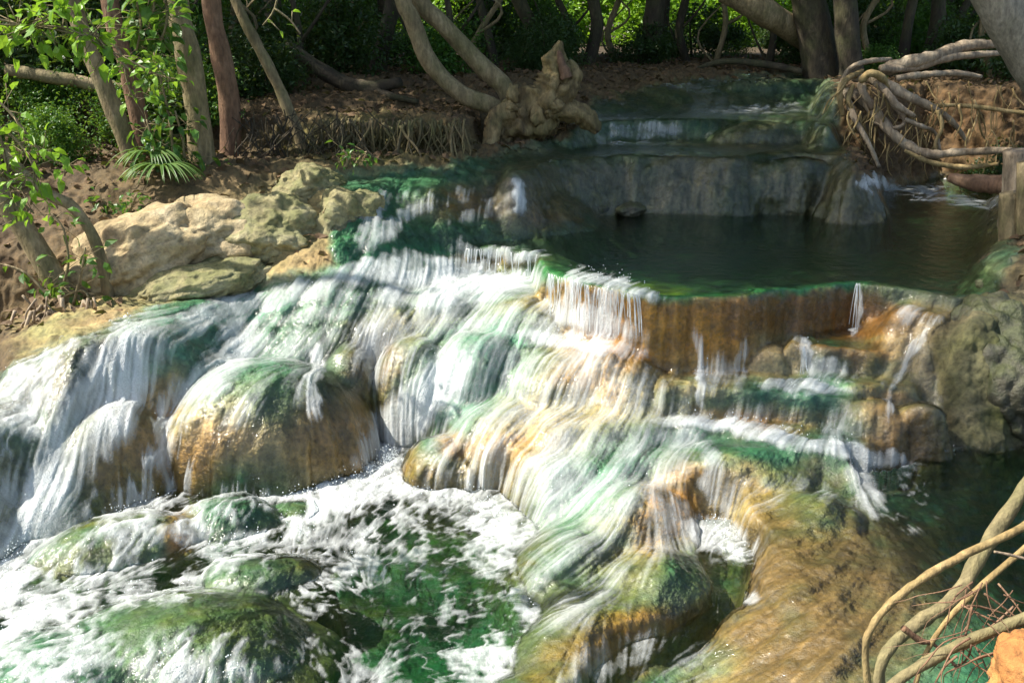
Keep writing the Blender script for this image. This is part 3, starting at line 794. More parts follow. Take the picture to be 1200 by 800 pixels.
def mesh_py(name, V, F, mat, parent=None, smooth=True, loc=None):
    me = bpy.data.meshes.new(name)
    if loc is not None: V = [(v[0] - loc[0], v[1] - loc[1], v[2] - loc[2]) for v in V]
    F = [tuple(dict.fromkeys(f)) for f in F]
    me.from_pydata([tuple(v) for v in V], [], F); me.update()
    me.polygons.foreach_set("use_smooth", [smooth] * len(me.polygons))
    me.materials.append(mat)
    o = bpy.data.objects.new(name, me); COL.objects.link(o)
    if parent: o.parent = parent
    elif loc is not None: o.location = loc
    return o

# ---- materials
def bark_mat(name, c1, c2, c3, moss=0.3):
    g = NT(name)
    tc = g.n("TexCoord").outputs["Object"]
    v = g.mapv(tc, (1, 1, .35))
    na = g.noise(9, 6, .6, v, .5); nb = g.noise(45, 5, .65, v); nm = g.noise(4, 5, .6, tc)
    c = g.ramp(na, [(0.28, c1), (0.5, c2), (0.75, c3)])
    c = g.mix(g.math('MULTIPLY', g.ramp(nm, [(0.45, 0.0), (0.62, 1.0)]), moss), c, (.07, .09, .02, 1))
    c = g.mix(1.0, c, g.ramp(nb, [(0.3, (.55, .55, .55)), (0.7, (1.3, 1.3, 1.3))]), 'MULTIPLY')
    return g.done(g.n("BsdfPrincipled", i_Base_Color=c, i_Roughness=0.85, i_Normal=g.bump(g.math('ADD', na, g.math('MULTIPLY', nb, .5)), .9, .02)))
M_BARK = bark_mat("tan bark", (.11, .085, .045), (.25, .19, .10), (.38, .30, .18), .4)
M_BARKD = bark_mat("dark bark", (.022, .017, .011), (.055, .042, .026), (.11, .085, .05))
M_BARKR = bark_mat("reddish bark", (.10, .05, .03), (.22, .12, .07), (.32, .2, .13), .1)
M_ROOT = bark_mat("pale root wood", (.16, .11, .07), (.34, .26, .18), (.5, .41, .3), .05)
M_ROOTY = bark_mat("yellow root bark", (.22, .14, .05), (.36, .25, .11), (.46, .34, .17), .25)
M_ROOTG = bark_mat("olive root bark", (.13, .11, .05), (.22, .18, .09), (.30, .24, .13), .35)

def rock_mat(name, c1, c2, c3, moss=0.4, wet=0.5, mossc=(.06, .075, .018)):
    g = NT(name)
    tc = g.n("TexCoord").outputs["Object"]
    na = g.noise(3.2, 8, .62, tc, .6); nb = g.noise(28, 6, .65, tc); nm = g.noise(5, 6, .65, tc, .4); nv = g.noise(90, 4, .6, tc)
    c = g.ramp(na, [(0.3, c1), (0.5, c2), (0.7, c3)])
    geo = g.n("NewGeometry"); sp = g.n("SeparateXYZ"); g.set(sp.inputs[0], geo.outputs["Normal"])
    mm = g.math('ADD', nm, g.math('MULTIPLY', sp.outputs[2], 0.12))
    c = g.mix(g.math('MULTIPLY', g.ramp(mm, [(0.48, 0.0), (0.64, 1.0)]), moss), c, (*mossc, 1))
    c = g.mix(1.0, c, g.ramp(nb, [(0.3, (.5, .5, .5)), (0.52, (1, 1, 1)), (0.75, (1.35, 1.32, 1.25))]), 'MULTIPLY')
    h = g.math('ADD', na, g.math('ADD', g.math('MULTIPLY', nb, .5), g.math('MULTIPLY', nv, .2)))
    return g.done(g.n("BsdfPrincipled", i_Base_Color=c, i_Roughness=0.9 - 0.5 * wet, i_Normal=g.bump(h, .9, .03)))
M_CREAM = rock_mat("cream limestone", (.24, .16, .08), (.46, .35, .2), (.6, .5, .34), .25, .1)
M_MOSSY = rock_mat("mossy limestone", (.14, .12, .05), (.30, .26, .13), (.48, .42, .27), .6, .3, (.10, .12, .03))
M_GREYR = rock_mat("grey wet boulder", (.025, .025, .018), (.08, .075, .05), (.17, .155, .11), .6, .8)
M_PINK = rock_mat("pinkish stone", (.2, .12, .08), (.38, .25, .18), (.5, .38, .3), .1, .1)
M_CLOD = rock_mat("orange soil", (.28, .11, .03), (.46, .2, .06), (.55, .28, .1), .0, .0)
M_BANK = rock_mat("brown root soil", (.06, .03, .015), (.14, .07, .035), (.24, .13, .06), .25, .1)

def leaf_mat(name, c1, c2, trans=0.5, glossr=0.4):
    g = NT(name)
    at = g.n("Attribute", attribute_name="Lv").outputs["Fac"]
    oi = g.n("ObjectInfo").outputs["Random"]
    f = g.math('ADD', g.math('MULTIPLY', at, .8), g.math('MULTIPLY', oi, .2))
    c = g.mix(f, (*c1, 1), (*c2, 1))
    pb = g.n("BsdfPrincipled", i_Base_Color=c, i_Roughness=glossr)
    tl = g.n("BsdfTranslucent", i_Color=g.mix(0.4, c, (.35, .5, .03, 1)))
    m = g.n("MixShader", i_0=trans); g.set(m.inputs[1], pb); g.set(m.inputs[2], tl)
    return g.done(m)
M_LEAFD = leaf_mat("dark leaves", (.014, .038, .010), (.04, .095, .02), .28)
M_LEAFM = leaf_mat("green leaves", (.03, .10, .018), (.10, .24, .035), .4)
M_LEAFB = leaf_mat("bright sunlit leaves", (.10, .26, .02), (.28, .48, .04), .5)  # sunlit brightness put into the leaf colour
M_GRASS = leaf_mat("blade leaves", (.06, .15, .035), (.18, .28, .09), .3)
M_LITTER = leaf_mat("dead leaves", (.06, .035, .018), (.20, .12, .06), .1, .8)

def leaves_geo(cent, size, dirs=None, aspect=2.2, seed=1, droop=.3, curl=.25):
    """pointed folded leaves: cent (n,3), size (n,) -> V, F (quads), Lv"""
    rs = np.random.RandomState(seed); n = len(cent)
    if dirs is None:
        dirs = rs.normal(size=(n, 3)); dirs[:, 2] = dirs[:, 2] * .5 - droop
    dirs = dirs / (np.linalg.norm(dirs, axis=1, keepdims=True) + 1e-9)
    s = np.cross(dirs, rs.normal(size=(n, 3)) * .6 + np.array([0, 0, 1.0])); s /= (np.linalg.norm(s, axis=1, keepdims=True) + 1e-9)
    nn = np.cross(s, dirs)
    L = size[:, None]; W = L / aspect
    base = cent; m1 = cent + dirs * L * .45 + nn * L * .04; tip = cent + dirs * L - nn * L * curl
    a1 = cent + dirs * L * .30 + s * W * .5 + nn * L * .08; b1 = cent + dirs * L * .30 - s * W * .5 + nn * L * .08
    a2 = cent + dirs * L * .70 + s * W * .36 - nn * L * .02; b2 = cent + dirs * L * .70 - s * W * .36 - nn * L * .02
    V = np.stack([base, a1, m1, b1, a2, tip, b2], 1).reshape(-1, 3)
    o = np.arange(n)[:, None] * 7
    F = np.concatenate([o + np.array([[0, 1, 2, 3]]), o + np.array([[2, 1, 4, 5]]), o + np.array([[3, 2, 5, 6]])], 0)
    return V, F, np.repeat(rs.rand(n), 7)

def cloud_pts(n, rad, nclump, rs, hollow=.3):
    cc = rs.normal(size=(nclump, 3)); cc /= np.linalg.norm(cc, axis=1, keepdims=True)
    cc *= rs.uniform(hollow, 1, (nclump, 1)) ** .6 * np.array(rad)
    k = rs.randint(0, nclump, n)
    return cc[k] + rs.normal(size=(n, 3)) * np.array(rad) * rs.uniform(.10, .28, (nclump, 1))[k], cc

def leaf_object(name, pts, size, mat, parent=None, seed=1, **kw):
    rs = np.random.RandomState(seed)
    V, F, Lv = leaves_geo(pts, size * rs.uniform(.6, 1.3, len(pts)), seed=seed, **kw)
    return mesh_np(name, V, F, mat, parent, smooth=False, attrs={"Lv": Lv})

def ground_z(x, y):
    return float(samp(H, np.array([x]), np.array([y]))[0])

# ================================================================== trees
def crown_proto(seed, n, rad, ncl, size, mat):
    rs = np.random.RandomState(seed)
    p, cc = cloud_pts(n, rad, ncl, rs)
    V, F, Lv = leaves_geo(p, size * rs.uniform(.6, 1.3, n), seed=seed)
    me = mesh_np("crown", V, F, mat, smooth=False, attrs={"Lv": Lv})
    bpy.data.objects.remove(me, do_unlink=False) if False else None
    d = me.data; bpy.data.objects.remove(me); return d
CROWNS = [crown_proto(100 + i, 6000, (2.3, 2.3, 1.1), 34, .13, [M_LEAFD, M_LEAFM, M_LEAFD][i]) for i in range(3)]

def tree(label, pts, rad, crowns, mat=M_BARK, seg=12, extra=None, group=None, cat="tree", seed=0):
    base = Vector(pts[0])
    t = empty("tree", base); tag(t, label, cat, group)
    V, F = tube_geo([Vector(p) - base for p in pts], rad, seg, 6, .16, seed)
    gs = [(V, F)]
    for e in (extra or []):
        gs.append(tube_geo([Vector(p) - base for p in e[0]], e[1], 8, 5, .15, seed + 3))
    V, F = merge(gs)
    mesh_py("trunk", V, F, mat, t)
    for (ox, oy, oz, sc, k) in crowns:
        c = bpy.data.objects.new("crown", CROWNS[k]); COL.objects.link(c); c.parent = t
        c.location = Vector((ox, oy, oz)) - base; c.scale = (sc, sc, sc); c.rotation_euler = (0, 0, ox * 3 + oy)
    return t

def up_path(px_pts, d, w_px, topz=4.5, lean=None):
    """trunk seen through pixels (bottom to top) at depth d, carried on above the frame to height topz"""
    pts = []
    for i, (x, y) in enumerate(px_pts):
        dd = d[i] if isinstance(d, (list, tuple)) else d
        pts.append(PD(x, y, dd))
    z0 = ground_z(pts[0].x, pts[0].y)
    a = pts[0].copy(); a.z = min(a.z, z0) - .12
    r0 = w_px / 2 / FPX * (d[0] if isinstance(d, (list, tuple)) else d)
    dirv = (pts[-1] - pts[-2]).normalized()
    dirv = (dirv + Vector((0, 0, .6))).normalized()
    n = 3; last = pts[-1]
    ext = []
    for k in range(1, n + 1):
        ext.append(last + dirv * ((topz - last.z) / max(dirv.z, .3)) * k / n + Vector((.1 * math.sin(k * 2 + r0 * 90), 0.1 * math.cos(k), 0)))
    al = [a] + pts + ext
    rad = [r0 * 1.5] + [r0 * (1.12 - .2 * i / len(pts)) for i in range(len(pts))] + [r0 * .8, r0 * .6, r0 * .35]
    return al, rad

TREES = [
    ("leaning pale trunk with peeling patches left of the fern", [(163, 216), (150, 170), (118, 90), (84, 0)], 7.15, 20, M_BARK),
    ("slim straight brown trunk between two pale trunks on left bank", [(178, 205), (165, 150), (150, 80), (128, 0)], 7.35, 20, M_BARKR),
    ("thick pale mottled trunk right behind the fern", [(238, 200), (231, 130), (219, 60), (207, 0)], 7.1, 27, M_BARK),
    ("reddish twisted trunk right of the thick pale trunk", [(270, 178), (268, 120), (258, 60), (247, 0)], 7.6, 22, M_BARKR),
    ("thin bent trunk leaning over the root covered bank", [(352, 165), (330, 110), (300, 50), (280, 10)], 7.8, 12, M_BARK),
    ("tan trunk curving out of the left bank above the white rapids", [(100, 378), (72, 338), (30, 270), (-20, 180)], 5.95, 27, M_BARK),
    ("slender curved trunk rising between leaning tan trunk and boulders", [(128, 352), (118, 300), (88, 245), (20, 196)], 6.0, 13, M_BARK),
]
for i, (lb, pp, d, w, m) in enumerate(TREES):
    al, rad = up_path(pp, d, w, 4.2)
    tp = al[-1]
    cr = [(tp.x - .3, tp.y + 3.4, 5.2 + .2 * i, .62, i % 3)] if i < 5 else []
    if i == 2: cr.append((-3.2, 7.0, 7.4, .66, 0))  # extra crown out of view, added to shade the right of the pool
    if i == 5: cr.append((-3.5, 4.9, 6.8, .55, 1))  # unseen crown added to shade the lower right mounds
    tree(lb, al, rad, cr, m, seed=i)
# the pair of trunks growing from the stump
al1, r1 = up_path([(586, 132), (540, 110), (503, 72), (482, 20), (470, -10)], 8.45, 19, 4.5)
tree("tan curved trunk, left of the two growing from the stump", al1, r1, [(-2.6, 7.9, 5.2, .85, 0)], M_BARK, seed=11)  # crown above the frame, placed to shade the pool
al1, r1 = up_path([(596, 112), (565, 78), (520, 30), (487, -10)], 8.6, 19, 4.5)
tree("tan straight leaning trunk, right of the two by the stump", al1, r1, [(-2.6, 11.4, 5.4, .95, 1)], M_BARK, seed=12)
BG = [
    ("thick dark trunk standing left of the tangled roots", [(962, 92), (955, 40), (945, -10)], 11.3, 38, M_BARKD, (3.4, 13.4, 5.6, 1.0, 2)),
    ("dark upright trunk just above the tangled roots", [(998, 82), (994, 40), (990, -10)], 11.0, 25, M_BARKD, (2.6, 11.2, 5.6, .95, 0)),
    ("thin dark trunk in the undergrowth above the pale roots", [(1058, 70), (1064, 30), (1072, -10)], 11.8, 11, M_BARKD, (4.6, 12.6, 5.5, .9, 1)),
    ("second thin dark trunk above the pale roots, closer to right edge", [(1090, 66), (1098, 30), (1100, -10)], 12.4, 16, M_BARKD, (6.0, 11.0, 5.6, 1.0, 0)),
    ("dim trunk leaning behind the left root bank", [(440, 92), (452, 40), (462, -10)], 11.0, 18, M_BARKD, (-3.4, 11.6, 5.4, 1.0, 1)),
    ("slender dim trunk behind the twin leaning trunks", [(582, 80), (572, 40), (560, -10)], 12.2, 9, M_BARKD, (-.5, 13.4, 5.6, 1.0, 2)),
    ("dim forked trunk in the middle of the dark wood", [(640, 74), (628, 40), (604, -10)], 12.8, 16, M_BARKD, (-1.2, 7.7, 5.4, .8, 1)),  # unseen crown pulled forward so its shadow covers the pool
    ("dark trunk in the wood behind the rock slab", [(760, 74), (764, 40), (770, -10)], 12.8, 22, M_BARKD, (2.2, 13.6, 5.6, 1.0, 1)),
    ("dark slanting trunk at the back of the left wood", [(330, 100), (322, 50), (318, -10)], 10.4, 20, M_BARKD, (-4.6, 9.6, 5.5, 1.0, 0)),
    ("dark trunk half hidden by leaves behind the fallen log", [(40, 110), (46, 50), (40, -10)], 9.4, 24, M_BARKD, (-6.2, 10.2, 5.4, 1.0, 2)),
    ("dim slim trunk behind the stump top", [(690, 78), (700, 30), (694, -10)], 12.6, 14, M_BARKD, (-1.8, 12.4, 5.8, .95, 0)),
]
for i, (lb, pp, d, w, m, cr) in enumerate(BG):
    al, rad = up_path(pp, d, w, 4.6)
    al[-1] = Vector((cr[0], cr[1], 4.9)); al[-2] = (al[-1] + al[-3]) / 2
    tree(lb, al, rad, [cr, (cr[0] - 2.6, cr[1] + .6, 6.2, .9, (cr[4] + 1) % 3)], m, 9, seed=20 + i)  # second unseen crown added per tree to darken the wood behind
# tall trees closing the wood behind
rt = random.Random(9)
for i in range(22):
    x = -11 + 2.2 * (i % 11) + rt.uniform(-.6, .6)
    if -5 < x < 4.5 and i > 10: x -= 12
    y = 15.5 + 3.2 * (i // 11) + rt.uniform(-.7, .7)
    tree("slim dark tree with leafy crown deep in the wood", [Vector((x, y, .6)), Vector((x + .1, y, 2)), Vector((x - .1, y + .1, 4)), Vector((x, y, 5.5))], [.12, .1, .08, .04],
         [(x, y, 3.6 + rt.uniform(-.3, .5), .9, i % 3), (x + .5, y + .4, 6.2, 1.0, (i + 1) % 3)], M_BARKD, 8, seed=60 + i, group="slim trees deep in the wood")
THIN = [(70, 150, 60, 30, 50, -10, 8.6, 7), (110, 160, 130, 60, 140, -10, 8.9, 6), (190, 120, 196, 60, 188, -10, 9.4, 8), (290, 120, 272, 60, 276, -10, 9.6, 9), (345, 110, 352, 50, 340, -10, 9.8, 7), (382, 104, 398, 50, 380, -10, 10.6, 8),
        (505, 96, 528, 50, 522, -10, 10.8, 7), (535, 92, 560, 40, 590, -10, 11.6, 6), (660, 78, 668, 36, 650, -10, 13.0, 8), (725, 76, 712, 40, 728, -10, 13.4, 7), (805, 76, 796, 36, 806, -10, 13.2, 9), (838, 76, 850, 30, 846, -10, 12.8, 6),
        (900, 76, 906, 40, 896, -10, 12.2, 8), (1020, 74, 1012, 30, 1030, -10, 12.0, 7), (1130, 70, 1122, 30, 1140, -10, 12.6, 9), (1160, 80, 1150, 40, 1156, -10, 11.2, 6)]
THINL = ["thin stem just left of the leaning pale trunk above the fallen log", "thin stem between the two leftmost leaning trunks", "thin stem left of the thick pale mottled trunk", "thin stem between the reddish trunk and the bent thin trunk",
         "thin stem right behind the bent thin trunk", "thin stem over the slanting fallen trunk in the middle wood", "thin stem left of the base of the twin leaning trunks", "very thin stem leaning right behind the twin leaning trunks",
         "thin stem directly above the broken stump", "thin stem a little right of the stump spike", "thin stem in front of the sunlit gap above the rock slab", "very thin stem right of the sunlit gap above the rock slab",
         "thin stem between the fallen mossy trunk and the thick dark trunk", "thin stem right above the tangle of pale roots", "thin stem behind the thick sunlit root", "thin stem closest to the big grey trunk at right"]
for i, (a, b, c, d_, e, f, dd, w) in enumerate(THIN):
    al, rad = up_path([(a, b), (c, d_), (e, f)], dd, w, 3.6)
    tree(THINL[i], al, rad, [], M_BARK if i % 2 else M_BARKD, 7, seed=90 + i, group="thin sapling stems in the wood", cat="sapling",
         extra=[([al[2], al[2] + Vector((.25, -.1, .3)), al[2] + Vector((.6 * (-1) ** i, .1, .9))], [.02, .014, .006]), ([al[1], al[1] + Vector((-.2, .1, .4)), al[1] + Vector((.5 * (-1) ** (i + 1), 0, 1.1))], [.018, .012, .005])])
# big pale trunk leaning in from the right edge
b0 = PD(1262, 150, 7.6); z0 = ground_z(b0.x, b0.y)
tree("big smooth grey trunk leaning in at the top right corner", [Vector((b0.x + .35, b0.y, z0 - .3)), b0, PD(1200, 52, 7.6), PD(1158, -20, 7.6), PD(1110, -140, 7.8), PD(1080, -330, 8.2)],
     [.24, .2, .165, .15, .12, .08], [(2.4, 8.4, 4.6, .6, 0)], bark_mat("grey bark", (.2, .18, .14), (.3, .27, .21), (.38, .35, .28), .2), 14, seed=40)

# ---- fallen logs
def log(label, pts, rad, mat, extra=None, cat="log", name="fallen_log", seg=11):
    base = Vector(pts[0]); gs = [tube_geo([Vector(p) for p in pts], rad, seg, 6, .2, 7)]
    for e in (extra or []): gs.append(tube_geo([Vector(p) for p in e[0]], e[1], 7, 5, .2, 9))
    V, F = merge(gs)
    o = mesh_py(name, V, F, mat, loc=base); tag(o, label, cat); return o
log("dim fallen log lying across the left wood behind the trunks", [PD(8, 82, 7.9), PD(70, 92, 7.9), PD(145, 106, 8.0), PD(240, 122, 8.1)], [.045, .05, .055, .05], M_BARK)
log("fallen trunk slanting down to the far bank in the middle wood", [PD(335, 52, 9.2), PD(385, 88, 9.2), PD(425, 104, 9.1), PD(470, 96, 9.0)], [.05, .07, .075, .04], M_BARKD,
    [([PD(425, 104, 9.1), PD(455, 112, 8.9), PD(490, 120, 8.8)], [.05, .035, .02])])
log("mossy fallen trunk propped against the thick dark trunk", [PD(850, -12, 11.4), PD(890, 10, 11.3), PD(945, 44, 11.6), PD(985, 70, 11.9), PD(1010, 90, 12.1)], [.15, .15, .14, .13, .12], M_BARK)
log("dark branch lying in front of the rock slab wood", [PD(812, 82, 11.5), PD(850, 72, 11.4), PD(900, 76, 11.3), PD(940, 84, 11.2)], [.02, .035, .04, .03], M_BARKD)

# ---- stump
def blob_geo(c, r, seed, sub=4, amp=.3, freq=1.6, amp2=.08):
    import bmesh
    bm = bmesh.new(); bmesh.ops.create_icosphere(bm, subdivisions=sub, radius=1)
    V = []
    for v in bm.verts:
        p = v.co.copy()
        n = mnoise.fractal(p * freq + Vector((seed * 3.1, seed * 1.7, 0)), 1.0, 2.0, 3)
        n2 = mnoise.fractal(p * freq * 5 + Vector((seed, 0, seed)), .9, 2.0, 4)
        rg = 1 - abs(mnoise.noise(p * 2.3 + Vector((seed * 2, 5, seed)))) * 3.0
        k = 1 + amp * n + amp2 * n2 - amp * .20 * max(rg, 0) ** 2
        V.append(Vector((c[0] + p.x * r[0] * k, c[1] + p.y * r[1] * k, c[2] + p.z * r[2] * k)))
    bm.verts.ensure_lookup_table(); bm.verts.index_update()
    F = [tuple(v.index for v in f.verts) for f in bm.faces]
    bm.free()
    F = [f + (f[-1],) if len(f) == 3 else f for f in F]
    return V, F
D = 8.5
gs = [tube_geo([PD(590, 160, D), PD(612, 140, D), PD(640, 118, D), PD(652, 92, D), PD(652, 70, D), PD(657, 48, D)], [.13, .20, .20, .12, .085, .012], 40, 9, .35, 3, .55),
      tube_geo([PD(640, 120, D), PD(660, 105, D), PD(672, 88, D), PD(668, 70, D)], [.16, .12, .07, .01], 26, 7, .35, 5, .5),
      tube_geo([PD(600, 130, D - .1), PD(582, 138, D - .15), PD(578, 155, D - .2), PD(574, 172, D - .25)], [.09, .08, .065, .05], 22, 6, .3, 5, .4),
      tube_geo([PD(640, 130, D), PD(672, 130, D), PD(690, 142, D), PD(700, 155, D)], [.14, .1, .07, .03], 22, 6, .3, 5, .5)]
for i in range(9):
    a = random.uniform(0, 6.28)
    c = PD(625 + 28 * math.cos(a), 118 + 18 * math.sin(a), D - .16)
    gs.append(blob_geo(c, (random.uniform(.03, .08), .05, random.uniform(.03, .08)), i, 3, .5))
V, F = merge(gs)
stp_o = empty("tree_stump", PD(620, 165, D)); tag(stp_o, "gnarled broken stump with a jagged spike beside the upper falls", "stump")
bo = stp_o.location.copy()
mesh_py("stump_wood", [Vector(v) - bo for v in V], F, bark_mat("rotten stump wood", (.06, .04, .02), (.24, .17, .075), (.40, .30, .15), .35), stp_o)
V, F = tube_geo([PD(664, 92, D - .13), PD(660, 80, D - .12), PD(655, 60, D - .06)], [.05, .045, .015], 10, 5, .4, 2)
mesh_py("hollow", [v - bo for v in V], F, M_BARKR, stp_o)

# ================================================================== boulders
def boulder(label, px, py, d, rx, ry, rz, mat, rot=0, tilt=0, seed=1, sub=6, amp=.26, name="boulder", group=None):
    V, F = blob_geo((0, 0, 0), (rx, ry, rz), seed, sub, amp, 1.1, .05)
    o = mesh_py(name, V, F, mat); o.location = PD(px, py, d); o.rotation_euler = (0, tilt, rot)
    tag(o, label, "boulder" if name == "boulder" else "stone", group); return o
boulder("large dry cream boulder nearest the tree on the left bank", 170, 306, 6.35, .54, .36, .30, M_CREAM, .2, R(-18), 1)
boulder("cream boulder with ridges in the middle of the left bank rocks", 244, 286, 6.55, .46, .34, .29, M_CREAM, .1, R(-8), 12)
boulder("pale boulder with a wet white streak on its right side", 322, 276, 6.55, .42, .32, .26, M_MOSSY, .1, 0, 3)
boulder("low mossy olive boulder at the edge of the white rapids", 232, 338, 6.15, .44, .26, .17, M_MOSSY, .2, R(-10), 4)
boulder("round smooth green boulder topmost on the left bank", 366, 224, 7.0, .25, .25, .18, M_MOSSY, .3, 0, 5)
boulder("mossy green boulder with water running over it beside the cascade", 408, 262, 6.7, .27, .26, .25, M_MOSSY, .3, 0, 6)
boulder("big rough grey boulder at the right edge below the pool", 1166, 452, 5.25, .36, .45, .46, M_GREYR, .2, 0, 7, amp=.3)
boulder("dark flat rock between the rapids and the left tree base", 75, 432, 5.85, .36, .22, .12, M_MOSSY, .5, R(-16), 8)
for i, (lb, x, y, d, a, b, c) in enumerate([("pink tan stone standing on end by the wooden post", 1170, 308, 6.35, .12, .09, .085), ("pale pink stone cut by the right edge of the pool", 1194, 316, 6.2, .10, .1, .08),
        ("flat orange tan stone lying in the pool outlet", 1168, 336, 6.0, .13, .11, .06)]):
    boulder(lb, x, y, d, a, b, c, M_PINK, i, R(-20) if i == 0 else 0, 30 + i, 4, name="stone")
for i, (lb, x, y, d, a, b, c) in enumerate([("small pale stone at the foot of the dark ledge", 700, 246, 7.85, .09, .07, .05), ("mossy stone right of the small pale stone under the ledge", 740, 246, 7.85, .16, .1, .06)]):
    boulder(lb, x, y, d, a, b, c, M_GREYR, i, 0, 50 + i, 4, name="stone")

for i, (lb, x, y, d, a, b, c, m) in enumerate([("small grey stone on the soil below the left trees", 150, 385, 5.85, .09, .07, .05, M_GREYR), ("tan stone lying beside the left tree roots", 30, 448, 5.35, .12, .09, .06, M_CREAM),
        ("rough brown rock between the left tree and the rapids", 112, 408, 5.6, .20, .14, .09, M_BANK), ("dark wet rock at the left edge above the white falls", -4, 470, 5.1, .22, .15, .11, M_GREYR), ("little tan pebble on the bank above the left falls", 64, 446, 5.4, .05, .04, .03, M_PINK),
        ("mossy lump at the rapids edge under the low olive boulder", 182, 386, 5.85, .16, .12, .08, M_MOSSY)]):
    boulder(lb, x, y, d, a, b, c, m, i, 0, 80 + i, 5, name="stone")
# ================================================================== posts on the right
def post(label, x, y0, y1, d, w, mat=M_BARK, lean=0):
    a = PD(x, y0, d); b = PD(x + lean, y1, d)
    V, F = tube_geo([a + Vector((0, 0, -.25)), a, (a + b) / 2, b], [w * 1.05, w, w, w * .96], 14, 4, .12, x)
    o = mesh_py("wooden_post", V, F, mat, loc=a); tag(o, label, "post"); return o
post("short mossy wooden post standing in the right side of the pool", 1184, 292, 226, 6.6, .075)
post("taller weathered wooden post at the right edge by the pool", 1190, 225, 176, 6.95, .085, M_ROOT)
post("thin leaning post cut by the right edge of the picture", 1203, 360, 190, 6.5, .06)
log("dark reddish log wedged behind the wooden posts", [PD(1112, 208, 7.4), PD(1140, 214, 7.3), PD(1175, 216, 7.2), PD(1215, 212, 7.1)], [.03, .06, .07, .07], M_BARKR)

# ================================================================== roots
def root(label, pts, w, mat, seg=9, extra=None, group=None, name="root", bump=.32):
    """pts: (px, py, depth); w widths in photo pixels"""
    P_ = [PD(*p) for p in pts]; n = len(pts)
    wid = w if isinstance(w, (list, tuple)) else [w] * n
    gs = [tube_geo(P_, [wid[i] / 2 / FPX * pts[i][2] for i in range(n)], seg, 7, bump, len(label))]
    for e in (extra or []):
        gs.append(tube_geo([PD(*p) for p in e[0]], [q / 2 / FPX * e[0][0][2] for q in e[1]], 6, 5, .15, 4))
    V, F = merge(gs)
    o = mesh_py(name, V, F, mat, loc=P_[0]); tag(o, label, "root", group); return o
d = 9.15
root("long pale root looping down and out to the right post", [(985, 108, d), (1005, 112, d - .1), (1022, 128, d - .25), (1050, 160, d - .4), (1085, 180, d - .5), (1130, 178, d - .6), (1185, 176, d - 1)], [9, 13, 13, 12, 11, 9, 7], M_ROOT)
root("pale root running diagonally down across the soil bank", [(1000, 92, d), (1030, 95, d - .2), (1062, 112, d - .3), (1095, 128, d - .3), (1118, 145, d - .25), (1132, 165, d - .2)], [8, 12, 12, 9, 6, 4], M_ROOT)
root("thick sunlit root reaching up to the right along the bank", [(1035, 82, d - .1), (1062, 74, d - .1), (1095, 66, d - .1), (1130, 54, d), (1172, 52, d)], [14, 15, 14, 13, 9], M_ROOT)
root("flat sunlit root just under the thick sunlit root", [(1032, 80, d - .2), (1070, 80, d - .1), (1110, 68, d - .1), (1175, 62, d)], [8, 10, 10, 6], M_ROOT)
root("short stubby root end pointing down at the tangle", [(1010, 98, d - .2), (1012, 110, d - .3), (1024, 126, d - .3)], [10, 9, 10], M_ROOT)
root("curved root hanging over the ledge at the tangle's left side", [(1010, 84, d), (990, 95, d - .2), (984, 112, d - .3), (988, 136, d - .3)], [6, 8, 7, 4], M_ROOTY)
root("thin root arching over the top of the tangle", [(985, 98, d - .1), (996, 80, d - .1), (1018, 72, d - .1), (1044, 70, d)], [4, 5, 6, 5], M_ROOT)
root("thin root sagging below the diagonal pale root", [(1060, 140, d - .4), (1080, 148, d - .4), (1096, 156, d - .3), (1102, 178, d - .3)], [5, 5, 4, 3], M_ROOT)
root("long thin straight root crossing the soil bank to the right", [(1090, 124, d - .3), (1130, 124, d - .3), (1180, 130, d - .4), (1215, 134, d - .5)], [5, 5, 5, 4], M_ROOTY)
root("thin root crossing behind the long looping root", [(1040, 118, d - .2), (1060, 140, d - .35), (1048, 150, d - .4), (1020, 142, d - .3)], [5, 5, 4, 3], M_ROOT)
root("crooked root at the lower left of the tangle", [(1000, 100, d - .2), (994, 118, d - .3), (1004, 138, d - .3), (1000, 158, d - .3)], [6, 6, 5, 3], M_ROOTY)
for i, (lb, pts_, w_) in enumerate([
    ("forked pale root in the middle of the tangle", [(1015, 88, d - .2), (1035, 104, d - .35), (1052, 124, d - .4), (1072, 136, d - .4)], [8, 9, 8, 5]),
    ("short thick root knuckle at the top of the tangle", [(1008, 96, d - .3), (1020, 86, d - .35), (1034, 92, d - .35), (1040, 104, d - .3)], [7, 9, 9, 6]),
    ("bleached root lying flat over the soil below the thick sunlit root", [(1050, 92, d - .2), (1080, 88, d - .2), (1120, 86, d - .15), (1150, 90, d - .1)], [6, 8, 7, 4]),
    ("thin crooked root dropping from the diagonal root to the water", [(1098, 130, d - .35), (1104, 148, d - .4), (1096, 170, d - .4), (1102, 196, d - .4)], [5, 5, 4, 2]),
    ("brown root hugging the ledge below the tangle", [(992, 110, d - .2), (1002, 140, d - .35), (1018, 168, d - .4), (1030, 196, d - .4)], [7, 8, 6, 4]),
    ("weathered root crossing low above the foaming water", [(1060, 176, d - .5), (1090, 190, d - .55), (1130, 196, d - .6), (1170, 192, d - .7)], [4, 6, 6, 4])]):
    root(lb, pts_, w_, M_ROOT if i % 2 == 0 else M_ROOTY)
d = 5.8
